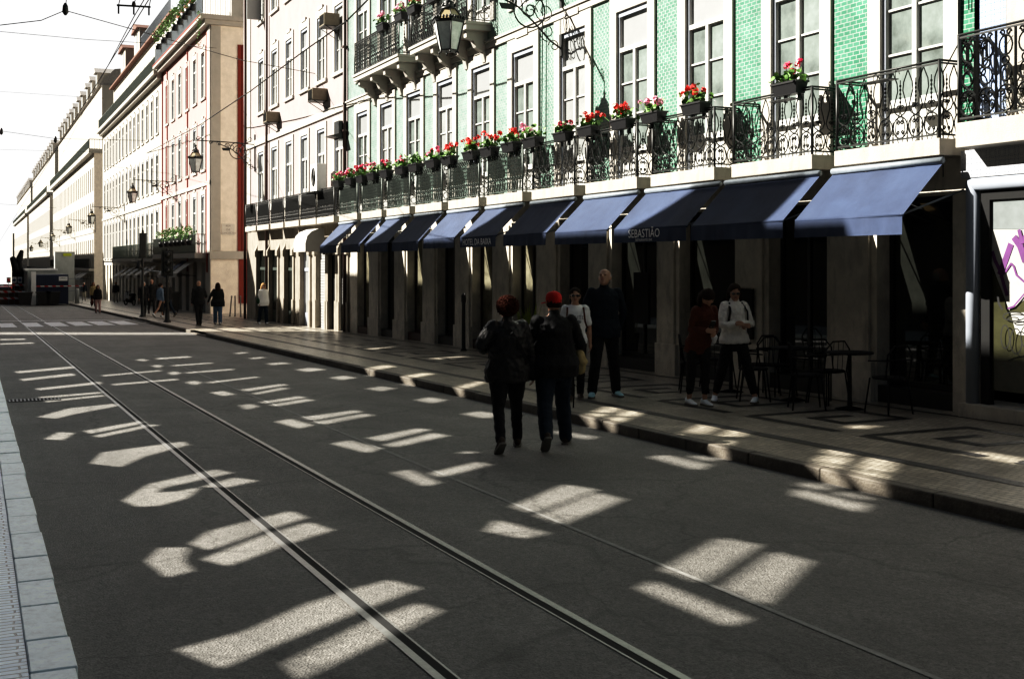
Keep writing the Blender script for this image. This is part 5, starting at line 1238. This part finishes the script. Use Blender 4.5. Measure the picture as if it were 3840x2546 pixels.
# 2 man with the red cap
def ex2(o, c):
    T, H = c['T'], c['H']
    q = MB(); limbs(q, [T((.30, .05, .60*H)), T((.33, .08, .545*H)), T((.32, .06, .48*H))], [.05, .075, .045], 12)
    remesh(q.build('tied_jacket', M_tan, o), .012, 2, (.03, .05))
    q = MB(); q.tube([T((.22, .0, .47*H)), T((.235, .02, .36*H)), T((.22, .0, .25*H))], .009, 5); q.tube([T((.24, 0, .40*H)), T((.20, .02, .37*H)), T((.14, 0, .37*H))], .008, 5); q.build('camera_strap', M_blk, o)
person('man in a red baseball cap and black sweater walking away along the road', 5.78, 11.25, R(-14), 1.72, zoff=G(11.25), bulk=1.34, legs=((-16, 26), (18, 12)), legspread=.09, toe=(0, -22), arms=((V3(-.22, .2, -1), V3(.3, .9, -.6)), (V3(.42, .05, -1), V3(-.05, .9, -.75))), top=M_blk, bottom=M_jean, shoe=M_shb, hem=.455, hair='fringe', hairm=M_hair_d, hat=(M_capred, 42), near=True, extra=ex2, loose=1.28)
# 3 woman in a printed white T-shirt
def ex3(o, c):
    T, H = c['T'], c['H']
    for s in (-1, 1):
        q = MB()
        P = [T((s*.115, .06, .825*H)), T((s*.12, .135, .78*H)), T((s*.135, .13, .70*H)), T((s*.17, .05, .64*H))]; vs = []
        for p in P: vs += [tuple(p+Vector((-.013, .008, 0))), tuple(p+Vector((.013, .008, 0)))]
        q.add(vs, [(2*i, 2*i+1, 2*i+3, 2*i+2) for i in range(len(P)-1)])
        q.build('backpack_strap', M_brn, o)
    q = MB(); limbs(q, [T((0, -.2, .62*H)), T((0, -.2, .76*H))], [.12, .12], 12); q.build('backpack', M_blk, o)
    text_obj('ROUTE', .075, 'shirt_print', M_teeth, o, Matrix.Translation(T((0, .152, .735*H))) @ Matrix.Rotation(R(180), 4, 'Z') @ Matrix.Rotation(R(90), 4, 'X'))
    q = MB(); q.ell(T((0, .140, .695*H)), (.085, .006, .03), 14, 6); q.build('shirt_print', M_teeth, o)
person('woman in sunglasses and a printed white T-shirt with backpack straps facing the camera', 7.79, 14.5, R(180-25), 1.60, bulk=1.0, female=True, legs=((-6, 10), (16, 4)), arms=((V3(-.25, -.1, -1), V3(-.05, .1, -1)), (V3(.2, -.1, -1), V3(.05, .3, -1))), top=M_wht, sleeve=.5, bottom=M_blk, shoe=M_shb, hem=.50, hair='bun', glasses=True, near=True, extra=ex3, collar=False)
# 4 tall man looking up
person('tall grey-haired man in a dark navy sweater smiling up at the facades', 8.30, 14.55, R(180-18), 1.86, bulk=1.14, legs=((-4, 3), (10, 14)), arms=((V3(-.32, -.15, -1), V3(.2, -.35, -1)), (V3(.32, -.15, -1), V3(-.2, -.35, -1))), look=(-28, 22), toe=(14, -14), top=M_nvy, bottom=M_blk, shoe=M_shc, hem=.46, hair='fringe', hairm=M_hair_g, near=True, legspread=.10, loose=1.15)
# 5 woman in brown with phone
def ex5(o, c):
    T, H = c['T'], c['H']; w_ = T(c['wr'][1])
    q = MB(); q.box(-.036, .036, -.005, .005, -.075, .075); p = q.build('phone', M_lens, o, (w_.x-.05, w_.y+.07, w_.z+.07)); p.rotation_euler = (R(-35), 0, 0)
    q = MB(); limbs(q, [T((-.24, -.02, .52*H)), T((-.25, -.02, .56*H))], [.05, .05], 10); q.build('handbag', M_wht, o)
person('woman in a rust brown jacket bent over her phone in the awning shade', 8.84, 12.95, R(180-2), 1.62, bulk=1.02, female=True, lean=20, legs=((6, 8), (-5, 4)), arms=((V3(-.25, .1, -1), V3(.7, 1, .1)), (V3(.15, .15, -1), V3(-.4, 1, .35))), look=(0, -40), top=M_brn, bottom=M_blk, shoe=M_shw, hem=.44, hair='long', near=True, extra=ex5, trouser=.72, loose=1.05)
# 6 woman in cream jacket, arms crossed
def ex6(o, c):
    T, H = c['T'], c['H']
    for s in (-1, 1):
        q = MB(); q.tube([T((s*.10, .04, .84*H)), T((s*.13, .135, .77*H)), T((s*.15, .12, .67*H))], .018, 6, flat=.3); q.build('bag_strap', M_blk, o)
person('woman in a cream padded jacket with folded arms and dark glasses striding under the awning', 9.5, 13.05, R(180-8), 1.66, bulk=1.02, female=True, legs=((20, 4), (-12, 6)), legspread=.10, toe=(-40, -30), arms=((V3(-.3, .25, -1), V3(1.0, .7, .12)), (V3(.3, .25, -1), V3(-1.0, .75, .0))), look=(-18, -14), top=M_crm, bottom=M_blk, shoe=M_shw, hem=.50, hair='long', glasses=True, near=True, extra=ex6, trouser=.80, loose=1.12, puffy=True)
# --- farther people
def bag(dx, dz, m, r=.14, nm='handbag'):
    def f(o, c):
        T, H = c['T'], c['H']; q = MB(); p = T((dx, .02, dz*H)); q.ell(p, (r*.5, r, r), 12, 8); q.tube([tuple(p+Vector((0, -.05, r*.8))), tuple(p+Vector((0, 0, r*1.8))), tuple(p+Vector((0, .05, r*.8)))], .012, 5); q.build(nm, m, o)
    return f
person('woman in an oversized white jacket with a small green shoulder bag by the stone arches', 10.42, 45.6, R(180+12), 1.63, female=True, legs=((10, 4), (-12, 10)), top=M_wht, bottom=M_jean, shoe=M_shw, hem=.44, hair='bob', hairm=M_hair_b, glasses=True, loose=1.3, extra=bag(.24, .56, cloth('dark green leather', (.02,.06,.03)), .12))
person('bald man in black walking away on the pavement beside the long-haired woman', 7.85, 45.3, R(4), 1.74, bulk=1.22, legs=((-12, 8), (10, 2)), arms=(None, (V3(.35, .1, -1), V3(.2, .9, -.2))), top=M_blk, bottom=M_blk, hem=.47, hair='bald', loose=1.1)
person('woman with long dark hair, black top and blue jeans walking away', 8.82, 46.6, R(-6), 1.66, bulk=1.15, female=True, legs=((10, 3), (-6, 6)), arms=((V3(-.55, .1, -1), V3(-.35, .3, -1)), None), top=M_blk, bottom=M_jeanl, shoe=M_shw, hem=.42, hair='long', loose=1.3)
person('grey-haired man in a dark open jacket beside the signal pole with the hooded lamp', 7.75, 60.5, R(180), 1.72, top=M_blk, bottom=M_blk, hair='short', hairm=M_hair_g, legs=((-8, 4), (10, 4)))
person('tall bald man in a black coat behind the woman in the denim shirt', 8.55, 63.5, R(180), 1.86, bulk=1.15, top=M_blk, bottom=M_blk, hem=.38, hair='bald')
person('woman in a pale denim shirt and long black skirt crossing between two signal poles', 8.0, 56.5, R(-60), 1.66, female=True, top=M_lblue, bottom=M_blk, skirt=1.5, hair='bun', shoe=M_shw, legs=((18, 6), (-22, 20)))
person('man in black with short hair just right of the denim shirt woman', 8.45, 57.3, R(30), 1.74, bulk=1.15, top=M_blk, bottom=M_jean, hem=.40, hair='short', hairm=M_hair_d)
person('woman in a black top and pink trousers carrying a round dark bag at the kerb', 6.62, 72.0, R(188), 1.66, female=True, bulk=1.05, legs=((6, 2), (-6, 4)), top=M_blk, bottom=M_pnk, shoe=M_shb, hair='bob', hem=.48, loose=1.1, extra=bag(.34, .38, M_brn, .18), arms=(None, (V3(.3, .05, -1), V3(.2, .1, -1))))
person('auburn-haired woman half hidden behind the woman in pink trousers', 7.6, 86.0, R(178), 1.70, female=True, top=M_tan, bottom=M_blk, hair='bob', hairm=M_hair_o)
person('man with a dark backpack and khaki trousers walking away near the stone corner', 10.6, 100.0, R(0), 1.72, top=M_blk, bottom=M_khaki, hair='short', hairm=M_hair_o, extra=lambda o, c: (lambda q: (limbs(q, [c['T']((0, -.17, .66*c['H'])), c['T']((0, -.17, .76*c['H']))], [.13, .13]), q.build('backpack', M_blk, o)))(MB()))
person('white-haired man in a dark top and pale trousers by the distant striped awnings', 9.1, 112.0, R(180), 1.72, top=M_nvy, bottom=M_khaki, hair='short', hairm=M_hair_g)
person('person in a black jacket and light jeans next to the white-haired man', 9.9, 112.6, R(185), 1.70, top=M_blk, bottom=M_lblue, hair='short', hairm=M_hair_d)
# ------------------------------------------------------------------ street furniture
def bollard(x, y, label, tilt=0):
    q = MB(); q.lathe([(.05, 0), (.05, .03), (.036, .06), (.034, .92), (.042, .94), (.042, .99), (.02, 1.02)], n=10)
    o = q.build('bollard', mat('grey bollard paint', (.16,.15,.14), .5, .2), None, (x, y, G(y)+.12)); o.rotation_euler = (0, R(tilt), 0); tag(o, label, 'bollard', 'slim grey bollards at the side street')
for i, (x, l, t) in enumerate(((531, 'slim grey bollard leaning slightly, leftmost of the four', 5), (543, 'slim grey bollard second from the left of the four', 0), (556, 'slim grey bollard third from the left of the four', -1), (573, 'slim dark bollard nearest the stone arches, rightmost of the four', 0))):
    y = (56.5, 56.0, 55.4, 53.6)[i]; bollard(y*math.tan(TH+math.atan((x-1182.5)/F)), y, l, t)
def signal(x, y, label, box, h=3.1):
    o = empty('traffic_signal', (x, y, G(y)+.12), 0, label, 'traffic light')
    q = MB(); q.lathe([(.16, 0), (.16, .04), (.10, .10), (.085, .5), (.06, .6), (.055, h), (.03, h+.05)], n=12); q.build('pole', M_iron, o)
    if box:
        q = MB(); q.box(-.17, .17, -.12, .12, 2.0, 3.0); q.build('signal_box', M_iron, o, bevel=.03)
        for k in range(3):
            z = 2.17+.33*k
            q = MB(); q.lathe([(.12, 0), (.12, .02)], n=14); l = q.build('signal_lens', mat('unlit signal lens', (.03,.03,.025), .2), o, (0, -.122, z)); l.rotation_euler = (R(90), 0, 0)
            q = MB(); q.tube([(-.13, -.12, z), (-.12, -.28, z+.05), (-.07, -.32, z+.12), (0, -.33, z+.14), (.07, -.32, z+.12), (.12, -.28, z+.05), (.13, -.12, z)], .018, 5); q.build('hood', M_iron, o)
        q = MB(); q.box(-.24, .24, -.03, .03, 1.95, 3.06); q.build('backboard', M_iron, o)
    else:
        q = MB(); q.lathe([(.20, 2.35), (.13, 2.5), (.10, 2.75)], n=10, c=(-.16, 0, 0)); q.build('hooded_lamp', M_iron, o)
        q = MB(); q.tube([(.05, 0, 2.3), (.9, 0, 2.2)], .03, 6); q.build('sign_arm', M_ironl, o)
        q = MB(); q.box(-.16, .16, -.1, .1, 2.9, 4.1); q.build('signal_box', M_iron, o, bevel=.03)
    return o
signal(7.45, 58.5, 'tall dark signal pole with a hooded lamp at the zebra crossing', False, 4.2)
signal(7.42, 50.4, 'black traffic light seen from behind on the pavement corner', True)
# bin
o = empty('litter_bin', (10.0, 66.0, G(66)+.12), 0, 'black wheeled litter bin by the dark shop doorways', 'bin')
q = MB(); q.add([(-.28,-.3,.08),(.28,-.3,.08),(.28,.3,.08),(-.28,.3,.08),(-.36,-.38,1.05),(.36,-.38,1.05),(.36,.38,1.05),(-.36,.38,1.05)], [(0,3,2,1),(4,5,6,7),(0,1,5,4),(1,2,6,5),(2,3,7,6),(3,0,4,7)]); q.build('body', M_planter, o, bevel=.02)
q = MB(); q.box(-.4, .4, -.42, .4, 1.05, 1.14); q.build('lid', M_planter, o, bevel=.03)
for s in (-1, 1):
    q = MB(); q.lathe([(.1, -.03), (.1, .03)], n=12); w_ = q.build('wheel', M_blk, o, (s*.3, .25, .1)); w_.rotation_euler = (0, R(90), 0)
# striped awnings and cafe front of the farther buildings
def awning_far(y, label, m, w_=2.0, x0=FX, zt=None):
    z = G(y)+3.05; o = empty('shop_awning', (x0, y, z), 0, label, 'awning', 'pale shop awnings down the street')
    q = MB(); q.quad((-.1, -w_/2, 0), (-.1, w_/2, 0), (-1.15, w_/2, -.75), (-1.15, -w_/2, -.75)); q.build('canvas', m, o)
    q = MB(); q.quad((-1.15, -w_/2, -.75), (-1.15, w_/2, -.75), (-1.16, w_/2, -.98), (-1.16, -w_/2, -.98)); q.build('valance', m, o)
    for s in (-1, 1):
        q = MB(); q.tube([(-1.14, s*(w_/2-.03), -.76), (-.1, s*(w_/2-.03), -.9)], .015, 4); q.build('arm', M_iron, o)
for i, y in enumerate((66.5, 69.3, 72.0, 80.0, 83.5, 88.0, 92.0, 96.5)):
    awning_far(y, 'shop awning on the far right pavement, %s from the red corner' % ['first', 'second', 'third', 'fourth', 'fifth', 'sixth', 'seventh', 'eighth'][i], M_awnw if i != 1 else M_navy)
for i, y in enumerate((131, 135, 140)):
    awning_far(y, 'pale awning on the distant block, %s past the second side street' % ['first', 'second', 'third'][i], M_awnw, 2.6)
# motor scooter parked by the cafe
o = empty('motor_scooter', (10.3, 88, G(88)+.12), R(20), 'parked dark scooter with white front panel on the far pavement', 'scooter')
for s in (-.62, .62):
    q = MB(); q.tube([(0, s+.24*math.cos(t*math.pi/8), .26+.24*math.sin(t*math.pi/8)) for t in range(17)], .05, 6); q.build('wheel', M_blk, o)
q = MB(); limbs(q, [(0, .6, .45), (0, .35, .3), (0, -.2, .35), (0, -.6, .6)], [.12, .12, .14, .16]); limbs(q, [(0, -.7, .78), (0, -.1, .76)], [.12, .12]); limbs(q, [(0, .55, .35), (0, .42, .95)], [.06, .07]); q.build('body', M_blk, o)
q = MB(); q.prism([(-.18, .52, .35), (.18, .52, .35), (.16, .40, .95), (-.16, .40, .95)], (0, -.04, 0)); q.build('front_panel', M_wht, o)
q = MB(); q.tube([(-.3, .35, 1.03), (0, .42, .98), (.3, .35, 1.03)], .02, 5); q.build('handlebar', M_iron, o)
# site containers in the roadway
M_cblue = mat('dark blue container paint', (.016,.025,.065), .55, var=.2, scale=2); M_cgrey = mat('dirty white panel', (.42,.44,.43), .6, var=.12, scale=1.5, dirt=((.2,.2,.18), 2.0, .6))
cy = 99.0; gz = G(cy)
def pX(x, Y): return Y*math.tan(TH+math.atan((x-1182.5)/F))
o = empty('skip_container', (0, 0, 0), 0, 'dark blue corrugated site container standing in the roadway with a small white sign', 'container')
xa, xb = pX(83, cy), pX(158, cy)
q = MB(); q.box(xa, xb, cy, cy+4.5, gz+.1, gz+2.45)
n = 16
for i in range(n): q.box(xa+(xb-xa)*(i+.2)/n, xa+(xb-xa)*(i+.6)/n, cy-.05, cy-.001, gz+.2, gz+2.3)
q.build('body', M_cblue, o)
q = MB(); q.box(xa+1.7, xa+2.35, cy-.09, cy-.055, gz+1.95, gz+2.3); sg = q.build('sign', M_wht, o)
text_obj('OBRAS', .16, 'lettering', M_cblue, sg, Matrix.Translation((xa+2.02, cy-.095, gz+2.16)) @ Matrix.Rotation(R(90), 4, 'X'))
q = MB(); q.box(xa-.35, xa, cy-.1, cy+.1, gz+.0, gz+2.7); q.build('corner_post', M_wht, o)
o = empty('site_cabin', (0, 0, 0), 0, 'dirty white site cabin behind the blue container', 'cabin')
q = MB(); xl = pX(62, 101); q.box(xl, xb+.0-.6, 104.0, 108.5, gz, gz+2.75); q.box(xl, xa-.35, 99.6, 104, gz, gz+2.7); q.build('body', M_cgrey, o)
q = MB(); q.box(xl-.06, xb-.5, 103.9, 108.6, gz+2.75, gz+2.9); q.build('roof_edge', M_wht, o)
o = empty('storage_box', (0, 0, 0), 0, 'tall white storage box with a small yellow label behind the container', 'container')
x0, x1 = pX(128, 112), pX(172, 112); q = MB(); q.box(x0, x1, 112, 114, gz-.2, gz+4.4); q.build('body', M_cgrey, o)
q = MB(); q.box((x0+x1)/2-.15, (x0+x1)/2+.55, 111.95, 111.99, gz+4.0, gz+4.25); q.build('label', mat('yellow label', (.55,.60,.03), .5), o)
# mesh fence by the container
o = empty('mesh_fence', (0, 0, 0), 0, 'steel mesh fence panel right of the blue container', 'fence')
q = MB(); a, b_ = xb+.02, xb+1.1
for i in range(12): q.box(a+(b_-a)*i/11-.01, a+(b_-a)*i/11+.01, cy+.3, cy+.32, gz+.1, gz+2.1)
for z in (.1, 1.1, 2.1): q.box(a, b_, cy+.29, cy+.33, gz+z, gz+z+.04)
q.build('mesh', M_ironl, o); q = MB(); q.box(a, b_+.1, cy, cy+.6, gz, gz+.12); q.build('foot', M_pier, o)
q = MB(); q.lathe([(.17, 0), (.17, 1.1), (.1, 1.2)], n=12); tag(q.build('rolled_barrier', M_cgrey, None, (xb+.65, cy-.1, gz+.12)), 'pale upright barrier drum before the mesh fence', 'barrier')
# dark wheeled bins before the container
for i, (px, lab) in enumerate(((58, 'dark wheelie bin at the left end of the container'), (100, 'low dark wheelie bin in front of the blue container'), (122, 'second low dark wheelie bin in front of the blue container'))):
    yb = 98.0 if i == 0 else 97.9; o = empty('wheelie_bin', (pX(px, yb), yb, G(yb)), 0, lab, 'bin', 'dark wheelie bins at the building site')
    q = MB(); q.add([(-.4,-.35,.08),(.4,-.35,.08),(.4,.35,.08),(-.4,.35,.08),(-.52,-.42,1.0),(.52,-.42,1.0),(.52,.42,1.0),(-.52,.42,1.0)], [(0,3,2,1),(4,5,6,7),(0,1,5,4),(1,2,6,5),(2,3,7,6),(3,0,4,7)]); q.build('body', M_planter, o); q = MB(); q.box(-.56, .56, -.46, .44, 1.0, 1.1); q.build('lid', M_planter, o)
# barrier tapes, boards and signs at the left
def stripemat():
    m = bpy.data.materials.new('red and white tape'); m.use_nodes = True; nt = m.node_tree; L = nt.links; b = nt.nodes['Principled BSDF']
    tc = nd(nt, 'ShaderNodeTexCoord'); wv = nd(nt, 'ShaderNodeTexWave', i_Scale=1.1); wv.bands_direction = 'DIAGONAL'; L.new(tc.outputs['Object'], wv.inputs['Vector'])
    r = nd(nt, 'ShaderNodeValToRGB'); r.color_ramp.interpolation = 'CONSTANT'; r.color_ramp.elements[0].color = (.6,.03,.02,1); r.color_ramp.elements[1].position = .5; r.color_ramp.elements[1].color = (.75,.75,.75,1)
    L.new(wv.outputs['Fac'], r.inputs[0]); L.new(r.outputs[0], b.inputs['Base Color']); return m
M_tape = stripemat()
q = MB(); q.box(xa, b_, cy-.7, cy-.69, gz+1.5, gz+1.58); tag(q.build('barrier_tape', M_tape), 'red and white barrier tape stretched across the blue container', 'barrier tape')
for i, z in enumerate((1.55, 1.0, .45)):
    yb = 104; q = MB(); q.box(pX(-20, yb), pX(60, yb), yb-.03, yb+.03, G(yb)+z, G(yb)+z+.16); tag(q.build('barrier_rail', M_tape), 'red and white striped barrier rail at the left edge, %s of the three' % ('topmost', 'middle', 'lowest')[i], 'barrier')
q = MB(); yb = 106.0; q.box(pX(-20, yb), pX(62, yb), yb, yb+.05, G(yb), G(yb)+1.3); tag(q.build('site_hoarding', mat('brown site boards', (.16,.10,.06), .8), None), 'brown boarding behind the striped barriers', 'hoarding')
for i, px in enumerate((20, 33, 46)):
    yb = 104.9; q = MB(); x_ = pX(px, yb); q.box(x_-.17, x_+.17, yb-.05, yb-.02, G(yb)+1.8, G(yb)+2.3); s_ = q.build('safety_sign', M_wht); tag(s_, 'small %s safety sign above the striped barriers' % ('white and red', 'first blue', 'second blue')[i], 'sign')
    q = MB(); q.lathe([(.13, 0), (.13, .01)], n=14); d = q.build('symbol', (M_fred, M_jeanl, M_jeanl)[i], s_, (x_, yb-.052, G(yb)+2.05)); d.rotation_euler = (R(90), 0, 0)
    q = MB(); q.box(x_-.02, x_+.02, yb-.02, yb+.01, G(yb), G(yb)+1.8); q.build('post', M_ironl, s_)
# distant cars / excavator silhouettes at the end
def car(x, y, m, label):
    o = empty('parked_car', (x, y, G(y)), R(4), label, 'car')
    q = MB(); q.prism([(-.85, -2.0, .35), (-.85, -2.05, .85), (-.85, -1.2, 1.0), (-.85, -.6, 1.45), (-.85, 1.0, 1.45), (-.85, 1.7, .95), (-.85, 2.1, .8), (-.85, 2.05, .35)], (1.7, 0, 0)); q.build('body', m, o, bevel=.06)
    q = MB(); q.quad((-.7, -1.22, 1.02), (.7, -1.22, 1.02), (.62, -.64, 1.42), (-.62, -.64, 1.42)); q.build('rear_window', M_lens, o)
    for sx in (-1, 1):
        for sy in (-1.3, 1.3):
            q = MB(); q.lathe([(.32, -.1), (.32, .1)], n=14); w_ = q.build('wheel', M_blk, o, (sx*.78, sy, .32)); w_.rotation_euler = (0, R(90), 0)
        q = MB(); q.box(sx*.7-.12, sx*.7+.12, -2.09, -2.03, .62, .78); q.build('tail_light', M_fred, o)
car(pX(8, 128), 128, mat('orange red car paint', (.75,.06,.02), .3), 'bright orange red car far off at the left edge')
car(pX(4, 150), 150, mat('blue car paint', (.10,.22,.45), .3), 'blue car behind the orange red car in the distance')
car(pX(30, 170), 170, mat('dark car paint', (.02,.02,.025), .3), 'dark car far down the street behind the barriers')
q = MB(); yb = 108; xq = pX(47, yb); g = G(yb); q.box(xq-.6, xq+.6, yb, yb+2, g+.3, g+2.7)
for a_, c_ in (((xq, yb, g+2.6), (xq-.1, yb, g+3.9)), ((xq-.1, yb, g+3.8), (xq+.1, yb, g+4.5))): limbs(q, [a_, c_], [.3, .18])
limbs(q, [(xq-.3, yb, g+2.9), (xq-.6, yb, g+3.9)], [.35, .25]); tag(q.build('excavator', M_blk), 'dark site machine standing up behind the white cabin', 'machine')
# snake plant in a pot by the hotel wall
o = empty('potted_plant', (10.35, 21.3, G(21.3)+.12), 0, 'yellow green snake plant in a dark pot behind the curly haired woman', 'plant')
q = MB(); q.lathe([(.16, 0), (.22, .55), (.2, .56)], n=14); q.build('pot', M_planter, o)
q = MB(); rnd = random.Random(2)
for i in range(34):
    a = rnd.uniform(0, 6.28); r = rnd.uniform(.02, .14); h = rnd.uniform(.45, .85); b = Vector((r*math.cos(a), r*math.sin(a), .52)); t = b+Vector((math.cos(a)*h*.25, math.sin(a)*h*.25, h)); n_ = Vector((-math.sin(a), math.cos(a), 0))*.022; m_ = b.lerp(t, .5)
    q.add([tuple(b-n_), tuple(b+n_), tuple(m_+n_*1.2), tuple(t), tuple(m_-n_*1.2)], [(0, 1, 2, 3, 4)])
q.build('blades', M_leafy, o)
# terrace tables and chairs in the dark under the last awnings
def chair(x, y, rz, label):
    o = empty('terrace_chair', (x, y, G(y)+.125), rz, label, 'chair', 'black terrace chairs under the awnings')
    q = MB(); q.lathe([(.2, .43), (.21, .45), (.2, .46)], n=14); q.build('seat', M_blk, o)
    for sx, sy in ((-1, -1), (1, -1), (-1, 1), (1, 1)):
        q = MB(); q.tube([(sx*.16, sy*.16, .44), (sx*.2, sy*.21, 0)], .012, 5); q.build('leg', M_blk, o)
    q = MB(); q.tube([(-.19, -.15, .44), (-.2, -.2, .75), (-.1, -.22, .86), (.1, -.22, .86), (.2, -.2, .75), (.19, -.15, .44)], .012, 6); q.tube([(-.24, .1, .66), (-.22, -.19, .68), (.22, -.19, .68), (.24, .1, .66)], .012, 6)
    for k in (-.08, 0, .08): q.tube([(k, -.19, .46), (k, -.22, .85)], .006, 4)
    q.build('backrest', M_blk, o)
def table(x, y, label):
    o = empty('terrace_table', (x, y, G(y)+.125), 0, label, 'table', 'round terrace tables under the awnings')
    q = MB(); q.lathe([(.3, .72), (.31, .73), (.3, .745)], n=20); q.build('tabletop', M_blk, o)
    q = MB(); q.lathe([(.2, 0), (.03, .04), (.025, .72)], n=10); q.build('leg', M_blk, o)
for i, (x, y) in enumerate(((10.35, 14.3), (10.4, 12.9), (10.35, 11.7))):
    table(x, y, 'black round terrace table in the deep shade, %s from the right' % ('third', 'second', 'first')[i])
    for j, (dx, dy, rz) in enumerate(((-.5, .25, 240), (.1, -.6, 0), (.2, .62, 180))):
        chair(x+dx, y+dy, R(rz), 'black metal terrace chair %s the %s table from the right' % (('on the street side of', 'on the near side of', 'on the far side of')[j], ('third', 'second', 'first')[i]))
q = MB(); q.box(-.03, .03, -.25, .25, 0, .95); m_ = q.build('menu_board', M_dark, None, (11.21, 18.25, .0+G(18)+1.0)); tag(m_, 'dark menu case fixed on the stone pillar', 'menu board')
q = MB(); q.box(-.02, .02, -.3, .3, 0, .8); m_ = q.build('menu_board', M_dark, None, (11.21, 15.2, .62)); tag(m_, 'dark framed notice on the pier behind the woman in cream', 'menu board')
q = MB(); q.lathe([(.09, 0), (.05, .06), (.045, 1.15), (.06, 1.2), (.06, 1.35), (.02, 1.4)], n=10); tag(q.build('parking_post', M_iron, None, (10.7, 25.6, G(25.6)+.12)), 'dark slender post on the pavement beside the glazed hotel openings', 'post')
# chandelier glow inside the restaurant
o = empty('wire_lamp_shade', (FX+.75, 17.3, 1.9), 0, 'woven metal lamp shade seen inside the restaurant window', 'lamp')
q = MB()
for k in range(12): q.tube([((.34-.022*k)*math.cos(t*math.pi/8), (.34-.022*k)*math.sin(t*math.pi/8), -.05*k) for t in range(17)], .006, 4, cap=False)
q.build('shade', M_letter, o)
